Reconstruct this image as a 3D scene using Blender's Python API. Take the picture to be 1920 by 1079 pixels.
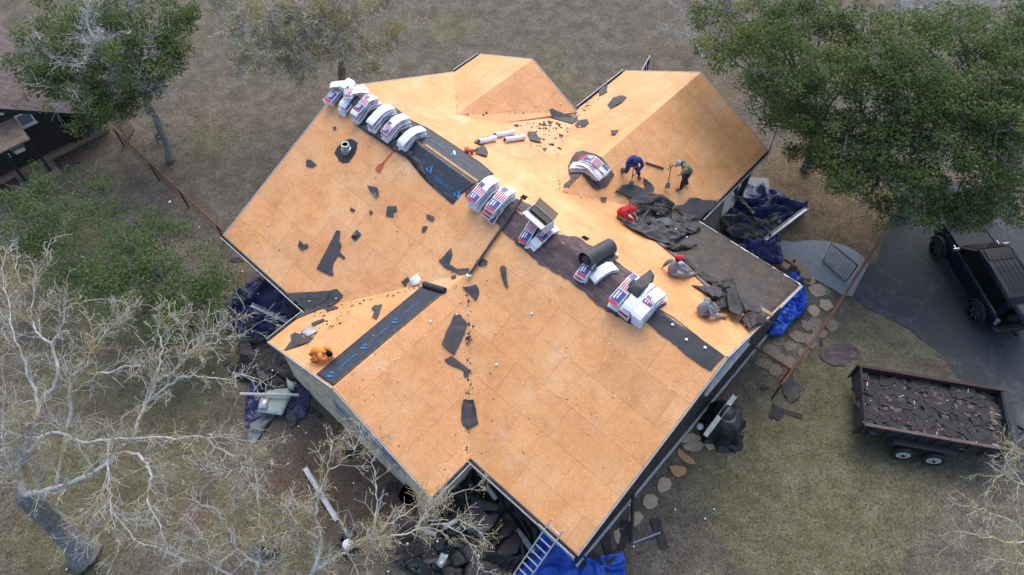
import bpy, bmesh, math, random
from mathutils import Vector, Matrix, noise
for _o in list(bpy.data.objects): bpy.data.objects.remove(_o)
random.seed(7)
SC = bpy.context.scene
COL = SC.collection
R = math.radians
# ---------------------------------------------------------------- camera
FPX, PITCH, ROLL, CH = 1350.08, R(55.587), R(0.277), 26.3
cam = bpy.data.cameras.new('camera'); cam.sensor_width = 36; cam.lens = 36*FPX/1920
cam.clip_start = .5; cam.clip_end = 500
camo = bpy.data.objects.new('camera', cam); COL.objects.link(camo)
camo.matrix_world = Matrix.Translation((0, 0, CH)) @ Matrix.Rotation(math.pi/2-PITCH, 4, 'X') @ Matrix.Rotation(ROLL, 4, 'Z')
SC.camera = camo
# ---------------------------------------------------------------- light (bright overcast)
SUN_EL, SUN_AZ = R(52), R(8)          # azimuth from +Y (far side of the house) towards +X
w = bpy.data.worlds.new('World'); SC.world = w; w.use_nodes = True
nt = w.node_tree; bg = nt.nodes['Background']
sky = nt.nodes.new('ShaderNodeTexSky'); sky.sky_type = 'NISHITA'; sky.sun_disc = False
sky.sun_elevation = SUN_EL; sky.sun_rotation = SUN_AZ
sky.air_density = 1.0; sky.dust_density = 3.0; sky.ozone_density = 1.0
nt.links.new(sky.outputs[0], bg.inputs[0]); bg.inputs[1].default_value = 0.15
sl = bpy.data.lights.new('sun', 'SUN'); sl.energy = .8; sl.angle = R(60); sl.color = (1, .965, .93)
so = bpy.data.objects.new('sun', sl); COL.objects.link(so)
sd = Vector((math.sin(SUN_AZ)*math.cos(SUN_EL), math.cos(SUN_AZ)*math.cos(SUN_EL), math.sin(SUN_EL)))
so.rotation_euler = sd.to_track_quat('Z', 'Y').to_euler(); so.location = (0, 40, 60)
SC.view_settings.view_transform = 'Standard'; SC.view_settings.look = 'None'
SC.view_settings.exposure = 0.88; SC.view_settings.gamma = 1; SC.view_settings.use_curve_mapping = False
# ---------------------------------------------------------------- geometry of the photograph -> real positions
def ray(px, py):
    X, Y = px-960, py-539.5
    c, s = math.cos(ROLL), math.sin(ROLL); X, Y = c*X+s*Y, -s*X+c*Y
    return Vector((X/FPX, math.cos(PITCH)-math.sin(PITCH)*Y/FPX, -math.sin(PITCH)-math.cos(PITCH)*Y/FPX))
def G(px, py, h=0.0):
    d = ray(px, py); return Vector((0, 0, CH)) + d*((h-CH)/d.z)
YAW, OX, OY, ZR = R(-42.108), .630, 16.672, 6.3
cy, sy = math.cos(YAW), math.sin(YAW)
def W(u, v, z): return Vector((OX+cy*u-sy*v, OY+sy*u+cy*v, ZR+z))      # house frame -> world
def L(P): x, y = P[0]-OX, P[1]-OY; return cy*x+sy*y, -sy*x+cy*y, P[2]-ZR
U0, U1, WV, S = -10.516, 8.325, 7.04, .472
UC, UC1, UC2, WC, ZC = -.667, -5.064, 3.657, 8.865, -1.239
UB, UB2, VB, ZB, ZEB = -7.094, -4.326, 8.245, -1.526, -3.022
UD, UD1, UD2, VD, ZD, ZED = -.686, -4.591, 3.48, 12.413, -1.251, -3.291
VE = 6.62
ZE = -S*WV
def roofz(u, v):
    z = -S*abs(v) if (-WV-.1 <= v <= VE+.15 and U0-.2 <= u <= U1+.3) else -6.3
    if -WC-.5 <= v <= -2 and UC1-.15 <= u <= UC2+.15:
        z = max(z, ZC-(ZC-ZE)*(UC-u)/(UC-UC1) if u < UC else ZC-(ZC-ZE)*(u-UC)/(UC2-UC))
    if 3 <= v <= VB+.4 and U0-.15 <= u <= UB2+.15:
        z = max(z, ZB-.437*(UB-u) if u < UB else ZB-.54*(u-UB))
    if 2.4 <= v <= VD+.4 and UD1-.15 <= u <= UD2+.15:
        z = max(z, ZD-.5225*(UD-u) if u < UD else ZD-.4897*(u-UD))
    if 4.52 <= v <= 8.7 and -5.9 <= u <= -2.4: z = max(z, -2.13-.28*(v-4.52))
    return z
def RF(px, py, h=0.0):
    d = ray(px, py); o = Vector((0, 0, CH)); t = 18.0; pt = t
    while t < 50:
        P = o+d*t; u, v, z = L(P)
        if z < roofz(u, v)+h: break
        pt = t; t += .1
    a, b = pt, t
    for _ in range(18):
        m = (a+b)/2; P = o+d*m; u, v, z = L(P)
        if z < roofz(u, v)+h: b = m
        else: a = m
    return o+d*b
def rz(x, y):
    u, v, _ = L((x, y, 0)); return ZR+roofz(u, v)
# ---------------------------------------------------------------- mesh helpers
WL = {}
def tag(o, label=None, cat=None, group=None, kind=None):
    if label: o['label'] = label
    if cat: o['category'] = cat
    if group: o['group'] = group
    if kind: o['kind'] = kind
    return o
def thing(name, P, label, cat, group=None):
    o = bpy.data.objects.new(name, None); COL.objects.link(o); o.location = P; o.empty_display_size = .2
    WL[o.name] = Vector(P); return tag(o, label, cat, group)
class MB:
    def __init__(s): s.v = []; s.f = []; s.m = []
    def add(s, vs, fs, mi=0):
        n = len(s.v); s.v += [tuple(v) for v in vs]; s.f += [tuple(i+n for i in f) for f in fs]; s.m += [mi]*len(fs); return s
    def box(s, c, d, M=None, mi=0, tp=1.0):
        vs = []
        for z in (-1, 1):
            k = tp if z > 0 else 1
            for x, y in ((-1, -1), (1, -1), (1, 1), (-1, 1)): vs.append(Vector((x*d[0]/2*k, y*d[1]/2*k, z*d[2]/2)))
        if M is not None: vs = [M @ v for v in vs]
        c = Vector(c); vs = [v+c for v in vs]
        return s.add(vs, [(3, 2, 1, 0), (4, 5, 6, 7), (0, 1, 5, 4), (1, 2, 6, 5), (2, 3, 7, 6), (3, 0, 4, 7)], mi)
    def beam(s, a, b, wd, ht, mi=0, up=Vector((0, 0, 1))):
        a, b = Vector(a), Vector(b); d = b-a; l = d.length; d.normalize()
        x = d; y = up.cross(x)
        if y.length < 1e-4: y = Vector((1, 0, 0)).cross(x)
        y.normalize(); z = x.cross(y); M = Matrix((x, y, z)).transposed()
        return s.box((a+b)/2, (l, wd, ht), M, mi)
    def tube(s, pts, rad, n=6, mi=0, cap=True):
        pts = [Vector(p) for p in pts]
        if not hasattr(rad, '__len__'): rad = [rad]*len(pts)
        vs = []; prev = None
        for i, p in enumerate(pts):
            t = (pts[min(i+1, len(pts)-1)]-pts[max(i-1, 0)])
            if t.length < 1e-6: t = Vector((0, 0, 1))
            t.normalize()
            a = prev if prev is not None else (Vector((0, 0, 1)) if abs(t.z) < .9 else Vector((1, 0, 0)))
            a = (a-t*a.dot(t))
            if a.length < 1e-4: a = t.orthogonal()
            a.normalize(); prev = a; b = t.cross(a)
            for k in range(n):
                an = 2*math.pi*k/n; vs.append(p+(a*math.cos(an)+b*math.sin(an))*rad[i])
        fs = [(i*n+k, i*n+(k+1) % n, (i+1)*n+(k+1) % n, (i+1)*n+k) for i in range(len(pts)-1) for k in range(n)]
        if cap and n > 3: fs += [tuple(range(n))[::-1], tuple((len(pts)-1)*n+k for k in range(n))]
        return s.add(vs, fs, mi)
    def ell(s, c, r, M=None, mi=0, nu=12, nv=8, z0=-1.0):
        vs = []; c = Vector(c)
        for j in range(nv+1):
            ph = math.asin(z0)+(math.pi/2-math.asin(z0))*j/nv
            for i in range(nu):
                a = 2*math.pi*i/nu; v = Vector((math.cos(a)*math.cos(ph)*r[0], math.sin(a)*math.cos(ph)*r[1], math.sin(ph)*r[2]))
                if M is not None: v = M @ v
                vs.append(v+c)
        fs = [(j*nu+i, j*nu+(i+1) % nu, (j+1)*nu+(i+1) % nu, (j+1)*nu+i) for j in range(nv) for i in range(nu)]
        return s.add(vs, fs+[tuple(range(nu))[::-1]], mi)
    def prism(s, poly, z0, z1, mi=0):
        n = len(poly); a = [Vector((p[0], p[1], z0)) for p in poly]; b = [Vector((p[0], p[1], z1)) for p in poly]
        ar = sum(poly[i][0]*poly[(i+1) % n][1]-poly[(i+1) % n][0]*poly[i][1] for i in range(n))
        if ar < 0: a.reverse(); b.reverse()
        return s.add(a+b, [tuple(range(n))[::-1], tuple(range(n, 2*n))]+[(i, (i+1) % n, n+(i+1) % n, n+i) for i in range(n)], mi)
    def build(s, name, mats, parent=None, smooth=False, bevel=0, uv=None):
        mats = mats if isinstance(mats, (list, tuple)) else [mats]
        if parent is not None: base = WL[parent.name]
        else:
            xs = [v[0] for v in s.v]; ys = [v[1] for v in s.v]
            base = Vector(((min(xs)+max(xs))/2, (min(ys)+max(ys))/2, min(v[2] for v in s.v)))
        me = bpy.data.meshes.new(name); me.from_pydata([tuple(Vector(v)-base) for v in s.v], [], s.f)
        for m in mats: me.materials.append(m)
        if len(mats) > 1: me.polygons.foreach_set('material_index', s.m)
        if smooth: me.polygons.foreach_set('use_smooth', [True]*len(me.polygons))
        if uv:
            l = me.uv_layers.new(name='UVMap')
            for lp in me.loops: l.data[lp.index].uv = uv(Vector(s.v[lp.vertex_index]))
        me.update()
        o = bpy.data.objects.new(name, me); COL.objects.link(o)
        if parent is not None: o.parent = parent; WL[o.name] = base
        else: o.location = base; WL[o.name] = base
        if bevel:
            b = o.modifiers.new('b', 'BEVEL'); b.width = bevel; b.segments = 2; b.limit_method = 'ANGLE'
        return o
def jagline(pts, jag, step):
    out = []
    for i, a in enumerate(pts):
        b = pts[(i+1) % len(pts)]; d = b-a; n = max(1, int(d.length/step)); t = Vector((-d.y, d.x, 0))
        if t.length: t.normalize()
        for k in range(n):
            p = a+d*(k/n)
            if k: p = p+t*random.uniform(-jag, jag)
            out.append(p)
    return out
def sheet(name, pts, mat, surf=None, off=.02, thick=.012, maxlen=.3, amp=0.0, freq=1.0, jag=0, step=.3, parent=None, smooth=None, curl=0.0, label=None, cat=None, group=None, kind=None, ridged=False, seed=None, uv=None):
    """a thin sheet of real thickness lying on a surface: pts are world points of its outline"""
    if jag: pts = jagline(pts, jag, step)
    bm = bmesh.new(); vs = [bm.verts.new((p[0], p[1], 0)) for p in pts]
    f = bm.faces.new(vs)
    if f.normal.z < 0 or sum(pts[i][0]*pts[(i+1) % len(pts)][1]-pts[(i+1) % len(pts)][0]*pts[i][1] for i in range(len(pts))) < 0: f.normal_flip()
    bmesh.ops.triangulate(bm, faces=bm.faces[:])
    for _ in range(9):
        es = [e for e in bm.edges if e.calc_length() > maxlen]
        if not es: break
        bmesh.ops.subdivide_edges(bm, edges=es, cuts=1); bmesh.ops.triangulate(bm, faces=[q for q in bm.faces if len(q.verts) > 3])
        bmesh.ops.beautify_fill(bm, faces=bm.faces[:], edges=[e for e in bm.edges if not e.is_boundary])
    sd = Vector((random.uniform(-99, 99), random.uniform(-99, 99), 0)) if seed is None else Vector((seed, seed*2.3, 0))
    for q in bm.verts:
        x, y = q.co.x, q.co.y; b = surf(x, y) if callable(surf) else (surf or 0)
        z = b+off
        if amp:
            p = Vector((x, y, 0))*freq+sd; wv = Vector((noise.noise(p*.7+Vector((5, 1, 3))), noise.noise(p*.7+Vector((1, 7, 2))), 0))
            n1 = noise.noise(p+wv*1.2); n2 = noise.noise(p*2.3+wv)
            if ridged: h = (1-min(1, abs(n1)*2.6))**1.5*.75+(1-min(1, abs(n2)*2.6))*.32
            else: h = .5+n1*.8+n2*.3
            z += amp*max(0, h)*(.45 if q.is_boundary else 1)
        if curl and q.is_boundary: z += max(0, noise.noise(Vector((x, y, 3))*1.7+sd))*curl
        q.co.z = z
    base = WL[parent.name] if parent is not None else None
    if base is None:
        xs = [q.co.x for q in bm.verts]; ys = [q.co.y for q in bm.verts]
        base = Vector(((min(xs)+max(xs))/2, (min(ys)+max(ys))/2, min(q.co.z for q in bm.verts)))
    me = bpy.data.meshes.new(name)
    if uv:
        l = bm.loops.layers.uv.new('UVMap')
        for q in bm.faces:
            for lp in q.loops: lp[l].uv = uv(lp.vert.co)
    for q in bm.verts: q.co -= base
    bm.to_mesh(me); bm.free(); me.materials.append(mat)
    if smooth or (smooth is None and amp): me.polygons.foreach_set('use_smooth', [True]*len(me.polygons))
    o = bpy.data.objects.new(name, me); COL.objects.link(o); WL[o.name] = base
    if parent is not None: o.parent = parent
    else: o.location = base
    if thick: m = o.modifiers.new('s', 'SOLIDIFY'); m.thickness = thick; m.offset = -1
    return tag(o, label, cat, group, kind)
def rot(yaw, pitch=0, roll=0): return (Matrix.Rotation(yaw, 3, 'Z') @ Matrix.Rotation(pitch, 3, 'Y') @ Matrix.Rotation(roll, 3, 'X'))
# ---------------------------------------------------------------- materials
def _new(name):
    m = bpy.data.materials.new(name); m.use_nodes = True; nt = m.node_tree
    return m, nt, nt.nodes['Principled BSDF']
def N(nt, t, **k):
    n = nt.nodes.new(t)
    for a, b in k.items():
        if a in n.inputs: n.inputs[a].default_value = b
        else: setattr(n, a, b)
    return n
def ramp(nt, fac, stops, interp='LINEAR'):
    r = nt.nodes.new('ShaderNodeValToRGB'); cr = r.color_ramp; cr.interpolation = interp
    while len(cr.elements) < len(stops): cr.elements.new(.5)
    for e, (p, c) in zip(cr.elements, stops): e.position = p; e.color = (*c, 1) if len(c) == 3 else c
    nt.links.new(fac, r.inputs[0]); return r.outputs[0]
def mix(nt, fac, a, b, mode='MIX'):
    m = nt.nodes.new('ShaderNodeMix'); m.data_type = 'RGBA'; m.blend_type = mode
    for i, x in ((0, fac), (6, a), (7, b)):
        if hasattr(x, 'links'): nt.links.new(x, m.inputs[i])
        elif i == 0: m.inputs[0].default_value = x
        else: m.inputs[i].default_value = (*x, 1)
    return m.outputs[2]
def noi(nt, co, scale, detail=4, rough=.6, out=0):
    n = N(nt, 'ShaderNodeTexNoise', Scale=scale, Detail=detail, Roughness=rough)
    nt.links.new(co, n.inputs['Vector']); return n.outputs[out]
def crd(nt, kind='Object'): return nt.nodes.new('ShaderNodeTexCoord').outputs[kind]
def bump(nt, h, b, strength=.4, dist=.02):
    n = N(nt, 'ShaderNodeBump', Strength=strength, Distance=dist); nt.links.new(h, n.inputs['Height']); nt.links.new(n.outputs[0], b.inputs['Normal'])
def pm(name, c1, c2=None, scale=6, rough=.8, metal=0, bs=.3, bd=.01, spec=.5, detail=5, lo=.35, hi=.65, fine=None):
    m, nt, b = _new(name); co = crd(nt); f = noi(nt, co, scale, detail)
    c2 = c2 or tuple(x*.7 for x in c1); c = ramp(nt, f, [(lo, c1), (hi, c2)])
    if fine:
        g = noi(nt, co, fine, 2); c = mix(nt, 1.0, c, ramp(nt, g, [(.3, (.72, .72, .72)), (.7, (1.15, 1.15, 1.15))]), 'MULTIPLY')
    nt.links.new(c, b.inputs['Base Color']); b.inputs['Roughness'].default_value = rough; b.inputs['Metallic'].default_value = metal
    b.inputs['Specular IOR Level'].default_value = spec
    if bs: bump(nt, f, b, bs, bd)
    return m
def brick_nodes(nt, co, bw, rh, mortar, c1, c2, cm, offset=.5, bias=0, sm=.1):
    n = N(nt, 'ShaderNodeTexBrick', Scale=1.0); n.offset = offset
    n.inputs['Brick Width'].default_value = bw; n.inputs['Row Height'].default_value = rh; n.inputs['Mortar Size'].default_value = mortar
    n.inputs['Mortar Smooth'].default_value = sm; n.inputs['Bias'].default_value = bias
    n.inputs['Color1'].default_value = (*c1, 1); n.inputs['Color2'].default_value = (*c2, 1); n.inputs['Mortar'].default_value = (*cm, 1)
    nt.links.new(co, n.inputs['Vector']); return n
def deck_mat():
    m, nt, b = _new('sheathing'); uv = crd(nt, 'UV'); ob = crd(nt)
    wob = N(nt, 'ShaderNodeVectorMath', operation='SCALE'); wob.inputs['Scale'].default_value = .035
    nt.links.new(noi(nt, uv, .8, 3, out=1), wob.inputs[0])
    ad = N(nt, 'ShaderNodeVectorMath', operation='ADD'); nt.links.new(uv, ad.inputs[0]); nt.links.new(wob.outputs[0], ad.inputs[1])
    br = brick_nodes(nt, ad.outputs[0], 2.44, 1.22, .009, (.88, .86, .84), (1.08, 1.08, 1.08), (.62, .5, .42), sm=.2)
    base = ramp(nt, noi(nt, ob, .55, 5, .65), [(.3, (.74, .34, .12)), (.5, (.80, .40, .16)), (.7, (.82, .47, .225))])
    # flakes of the board
    sc = N(nt, 'ShaderNodeMapping'); sc.inputs['Scale'].default_value = (1, 2.2, 1); nt.links.new(uv, sc.inputs[0])
    vo = N(nt, 'ShaderNodeTexVoronoi', Scale=17.0); nt.links.new(sc.outputs[0], vo.inputs['Vector'])
    fl = ramp(nt, vo.outputs['Color'], [(.0, (.84, .8, .75)), (1, (1.14, 1.16, 1.2))])
    c = mix(nt, .75, base, fl, 'MULTIPLY')
    c = mix(nt, .8, c, br.outputs['Color'], 'MULTIPLY')
    # rusty stains and dirt
    st = noi(nt, ob, 1.6, 8, .72); c = mix(nt, ramp(nt, st, [(.48, (0, 0, 0)), (.7, (.42, .42, .42))]), c, (.46, .19, .07))
    sp = noi(nt, ob, 15, 4, .6); c = mix(nt, ramp(nt, sp, [(.62, (0, 0, 0)), (.72, (.6, .6, .6))]), c, (.2, .1, .05))
    sp2 = noi(nt, ob, 34, 2, .5); c = mix(nt, ramp(nt, sp2, [(.66, (0, 0, 0)), (.72, (.8, .8, .8))]), c, (.08, .05, .04))
    sw = noi(nt, ob, .9, 6, .7); c = mix(nt, ramp(nt, sw, [(.56, (0, 0, 0)), (.78, (.45, .45, .45))]), c, (.8, .68, .52))
    # pale clip and chalk marks along the sheet rows
    def math_(op, x, y):
        q = N(nt, 'ShaderNodeMath', operation=op)
        for i_, v_ in enumerate((x, y)):
            if hasattr(v_, 'links'): nt.links.new(v_, q.inputs[i_])
            else: q.inputs[i_].default_value = v_
        return q.outputs[0]
    xy = nt.nodes.new('ShaderNodeSeparateXYZ'); nt.links.new(ad.outputs[0], xy.inputs[0])
    dx = math_('ABSOLUTE', math_('SUBTRACT', math_('MODULO', math_('ADD', xy.outputs[0], 61.0), .61), .305), 0); dy = math_('ABSOLUTE', math_('SUBTRACT', math_('MODULO', math_('ADD', xy.outputs[1], 122.61), 1.22), .61), 0)
    dot = math_('LESS_THAN', math_('ADD', math_('MULTIPLY', dx, dx), math_('MULTIPLY', dy, dy)), .0004)
    c = mix(nt, math_('MULTIPLY', dot, math_('GREATER_THAN', noi(nt, ob, 2.7, 2), .56)), c, (.9, .8, .68))
    nt.links.new(c, b.inputs['Base Color']); b.inputs['Roughness'].default_value = .42; b.inputs['Specular IOR Level'].default_value = .6
    bump(nt, br.outputs['Fac'], b, -.4, .006)
    return m
def shingle_mat(name, c1, c2, cm, bw=.33, rh=.14, coord='UV'):
    m, nt, b = _new(name); co = crd(nt, coord)
    br = brick_nodes(nt, co, bw, rh, .006, c1, c2, cm, sm=.2); g = noi(nt, crd(nt), 3, 5)
    c = mix(nt, .6, br.outputs['Color'], ramp(nt, g, [(.3, (.6, .6, .62)), (.7, (1.3, 1.3, 1.3))]), 'MULTIPLY')
    nt.links.new(c, b.inputs['Base Color']); b.inputs['Roughness'].default_value = .9; bump(nt, br.outputs['Fac'], b, -.5, .01)
    return m
def ground_mat():
    m, nt, b = _new('lawn'); co = crd(nt); at = N(nt, 'ShaderNodeAttribute', attribute_name='cover')
    sp = nt.nodes.new('ShaderNodeSeparateColor'); nt.links.new(at.outputs['Color'], sp.inputs[0])
    med = noi(nt, co, 1.1, 8, .78); fin = noi(nt, co, 7, 8, .85)
    a1 = N(nt, 'ShaderNodeMath', operation='ADD'); nt.links.new(med, a1.inputs[0]); nt.links.new(fin, a1.inputs[1])
    hf = N(nt, 'ShaderNodeMath', operation='MULTIPLY'); nt.links.new(a1.outputs[0], hf.inputs[0]); hf.inputs[1].default_value = .5
    f = hf.outputs[0]
    dry = ramp(nt, f, [(.38, (.065, .056, .045)), (.49, (.122, .107, .087)), (.6, (.215, .192, .163))])
    grn = ramp(nt, f, [(.38, (.06, .063, .03)), (.49, (.132, .123, .07)), (.6, (.22, .2, .14))])
    lit = ramp(nt, f, [(.38, (.05, .036, .024)), (.5, (.14, .105, .066)), (.62, (.26, .2, .135))])
    drt = ramp(nt, f, [(.36, (.09, .055, .04)), (.5, (.15, .1, .075)), (.62, (.2, .15, .115))])
    def fac(s, k=.5):
        q = N(nt, 'ShaderNodeMath', operation='MULTIPLY_ADD'); nt.links.new(med, q.inputs[0]); q.inputs[1].default_value = 1.6
        e = N(nt, 'ShaderNodeMath', operation='ADD'); nt.links.new(s, e.inputs[0]); e.inputs[1].default_value = -1.3; nt.links.new(e.outputs[0], q.inputs[2])
        return ramp(nt, q.outputs[0], [(0, (0, 0, 0)), (.35, (1, 1, 1))])
    c = mix(nt, fac(sp.outputs[0]), dry, grn); c = mix(nt, fac(sp.outputs[1]), c, lit); c = mix(nt, fac(sp.outputs[2]), c, drt)
    vf = noi(nt, co, 15, 7, .82); c = mix(nt, .95, c, ramp(nt, vf, [(.36, (.42, .42, .42)), (.5, (1, 1, 1)), (.63, (1.75, 1.7, 1.62))]), 'MULTIPLY')
    hu = noi(nt, co, 3.1, 7, .8); c = mix(nt, ramp(nt, hu, [(.5, (0, 0, 0)), (.62, (.6, .6, .6))]), c, (.15, .125, .1)); hv = noi(nt, co, 4.3, 6, .8); c = mix(nt, ramp(nt, hv, [(.55, (0, 0, 0)), (.66, (.55, .55, .55))]), c, (.05, .055, .025))
    nt.links.new(c, b.inputs['Base Color']); b.inputs['Roughness'].default_value = .95; b.inputs['Specular IOR Level'].default_value = .1
    bump(nt, vf, b, .8, .03)
    return m
def leaf_mat(name, stops):
    m, nt, b = _new(name); at = N(nt, 'ShaderNodeAttribute', attribute_name='rnd')
    c = ramp(nt, at.outputs['Fac'], stops); nt.links.new(c, b.inputs['Base Color'])
    b.inputs['Roughness'].default_value = .6; b.inputs['Specular IOR Level'].default_value = .3
    if name.startswith('oak'):
        tr = nt.nodes.new('ShaderNodeBsdfTranslucent'); ms = nt.nodes.new('ShaderNodeMixShader'); ms.inputs[0].default_value = .5
        nt.links.new(c, tr.inputs[0]); nt.links.new(b.outputs[0], ms.inputs[1]); nt.links.new(tr.outputs[0], ms.inputs[2]); nt.links.new(ms.outputs[0], nt.nodes['Material Output'].inputs[0])
    return m
def bark_mat(name, c1, c2, lichen, thr):
    m, nt, b = _new(name); co = crd(nt); f = noi(nt, co, 7, 6, .7)
    c = ramp(nt, f, [(.35, c1), (.62, c2)]); l = noi(nt, co, 1.1, 5, .7)
    c = mix(nt, ramp(nt, l, [(thr, (0, 0, 0)), (thr+.07, (.85, .85, .85))]), c, lichen)
    nt.links.new(c, b.inputs['Base Color']); b.inputs['Roughness'].default_value = .95; bump(nt, f, b, .9, .04); return m
def stone_mat():
    m, nt, b = _new('rubble_stone'); co = crd(nt)
    mp = N(nt, 'ShaderNodeMapping'); mp.inputs['Scale'].default_value = (1, 1, 1.6); nt.links.new(co, mp.inputs[0])
    vo = N(nt, 'ShaderNodeTexVoronoi', Scale=2.1); nt.links.new(mp.outputs[0], vo.inputs['Vector'])
    ve = N(nt, 'ShaderNodeTexVoronoi', Scale=2.1, feature='DISTANCE_TO_EDGE'); nt.links.new(mp.outputs[0], ve.inputs['Vector'])
    c = ramp(nt, vo.outputs['Color'], [(.2, (.74, .66, .52)), (.45, (.6, .51, .37)), (.62, (.74, .67, .54)), (.74, (.38, .25, .15)), (.8, (.68, .6, .46)), (.95, (.5, .4, .3))])
    c = mix(nt, .5, c, ramp(nt, noi(nt, co, 9, 5), [(.3, (.6, .6, .6)), (.7, (1.3, 1.3, 1.3))]), 'MULTIPLY')
    c = mix(nt, ramp(nt, ve.outputs['Distance'], [(.02, (1, 1, 1)), (.06, (0, 0, 0))]), c, (.76, .7, .58))
    nt.links.new(c, b.inputs['Base Color']); b.inputs['Roughness'].default_value = .9; bump(nt, ve.outputs['Distance'], b, .5, .03); return m
def asphalt_mat():
    m, nt, b = _new('asphalt'); co = crd(nt); f = noi(nt, co, 60, 3, .7); g = noi(nt, co, .5, 7, .7)
    c = ramp(nt, f, [(.3, (.017, .02, .026)), (.7, (.05, .056, .07))])
    c = mix(nt, ramp(nt, g, [(.55, (0, 0, 0)), (.68, (.55, .55, .55))]), c, (.15, .15, .155))
    vo = N(nt, 'ShaderNodeTexVoronoi', Scale=.55, feature='DISTANCE_TO_EDGE')
    wb = noi(nt, co, 1.5, 4, out=1); nt.links.new(mix(nt, .45, co, wb), vo.inputs['Vector'])
    c = mix(nt, ramp(nt, vo.outputs['Distance'], [(.0, (.35, .35, .35)), (.015, (0, 0, 0))]), c, (.13, .13, .12))
    nt.links.new(c, b.inputs['Base Color']); b.inputs['Roughness'].default_value = .75; bump(nt, f, b, .3, .01); return m
def felt_mat(name, c1, c2, dots=False, rough=.6):
    m, nt, b = _new(name); co = crd(nt); f = noi(nt, co, 2.2, 6, .65); c = ramp(nt, f, [(.35, c1), (.68, c2)])
    g = noi(nt, co, 55, 2); c = mix(nt, .6, c, ramp(nt, g, [(.3, (.7, .7, .7)), (.7, (1.3, 1.3, 1.3))]), 'MULTIPLY')
    if dots:
        vo = N(nt, 'ShaderNodeTexVoronoi', Scale=2.3, voronoi_dimensions='2D'); vo.inputs['Randomness'].default_value = .5; nt.links.new(co, vo.inputs['Vector'])
        c = mix(nt, ramp(nt, vo.outputs['Distance'], [(.035, (.6, .6, .6)), (.07, (0, 0, 0))]), c, (.42, .4, .38))
    nt.links.new(c, b.inputs['Base Color']); b.inputs['Roughness'].default_value = rough; bump(nt, f, b, .2, .02); return m
M = {}
M['deck'] = deck_mat()
M['lawn'] = ground_mat()
M['felt'] = felt_mat('felt', (.042, .042, .05), (.075, .07, .074))
M['felt_dark'] = felt_mat('felt_dark', (.016, .016, .018), (.04, .037, .036))
M['felt_brown'] = felt_mat('felt_brown', (.06, .055, .058), (.115, .088, .072), True, .42)
M['oldshingle'] = shingle_mat('old_shingles', (.085, .058, .062), (.15, .11, .11), (.04, .03, .034))
M['cabinshingle'] = shingle_mat('cabin_shingles', (.075, .055, .056), (.125, .1, .1), (.04, .03, .03), .35, .2)
M['canopyshingle'] = shingle_mat('canopy_shingles', (.3, .19, .14), (.42, .3, .23), (.17, .11, .08), .35, .18)
M['membrane'] = pm('membrane', (.022, .028, .042), (.035, .042, .06), 4, .38, bs=.15)
M['print_blue'] = pm('print_blue', (.02, .17, .42), (.03, .2, .5), 8, .45, bs=0)
M['print_grey'] = pm('print_grey', (.13, .17, .22), None, 8, .45, bs=0)
M['wrap'] = pm('bundle_wrap', (.8, .82, .85), (.7, .73, .78), 5, .32, bs=.5, bd=.02, lo=.3, hi=.75)
M['p_red'] = pm('print_red', (.55, .03, .06), (.45, .03, .08), 7, .35, bs=0)
M['p_navy'] = pm('print_navy', (.03, .05, .2), (.05, .08, .26), 7, .35, bs=0)
M['p_white'] = pm('print_white', (.8, .8, .82), (.7, .7, .74), 7, .35, bs=0)
M['carton'] = pm('carton', (.82, .82, .82), (.7, .7, .7), 3, .6, bs=.1)
M['cardboard'] = pm('cardboard', (.42, .29, .18), (.34, .23, .14), 3, .8, bs=.1)
M['white'] = pm('white_plastic', (.85, .86, .88), (.75, .76, .78), 6, .4, bs=0)
M['metal'] = pm('galvanised', (.42, .47, .5), (.3, .34, .37), 6, .4, .5)
M['alu'] = pm('aluminium', (.6, .62, .64), (.45, .47, .5), 9, .4, .35)
M['wtrim'] = pm('white_trim', (.5, .5, .5), (.36, .36, .37), 5, .5, bs=.1)
M['dark'] = pm('dark_paint', (.018, .019, .024), (.03, .03, .035), 5, .5, bs=.1)
M['blackboard'] = pm('black_boards', (.012, .012, .014), (.022, .021, .022), 8, .55)
M['stone'] = stone_mat()
M['concrete'] = pm('concrete', (.25, .28, .31), (.19, .215, .24), 2.5, .85, fine=45)
M['asphalt'] = asphalt_mat()
M['flag'] = pm('flagstone', (.5, .39, .27), (.37, .29, .2), 4, .85, fine=30)
M['flaggrey'] = pm('flagstone_grey', (.27, .235, .185), (.18, .158, .125), 5, .9, fine=30)
M['sand'] = pm('sand_brick', (.34, .24, .16), (.25, .18, .13), 5, .9, fine=25)
M['mulch'] = pm('mulch', (.075, .042, .032), (.14, .085, .06), 12, .95, fine=40)
M['rust'] = pm('rusty_steel', (.23, .085, .055), (.12, .05, .035), 9, .75, .2)
M['rustdark'] = pm('rusty_dark', (.09, .045, .035), (.05, .028, .022), 9, .8, .2)
M['tarp_navy'] = pm('tarp_navy', (.016, .024, .09), (.026, .038, .135), 3, .42, bs=.5, bd=.04)
M['tarp_blue'] = pm('tarp_blue', (.012, .1, .55), (.01, .07, .4), 3, .4, bs=.5, bd=.04)
M['tarp_black'] = pm('tarp_black', (.01, .011, .014), (.022, .023, .027), 3, .36, bs=.5, bd=.04)
M['tarp_grey'] = pm('tarp_grey', (.16, .18, .2), (.11, .125, .14), 4, .5, bs=.5, bd=.03)
M['board_green'] = pm('pale_green_board', (.36, .45, .42), (.28, .36, .34), 3, .6)
M['glass'] = pm('window_glass', (.12, .16, .19), (.2, .25, .28), 1.5, .08, bs=0)
M['carpaint'] = pm('car_paint', (.006, .008, .018), (.009, .011, .024), 1, .28, bs=0, spec=.18)
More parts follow.
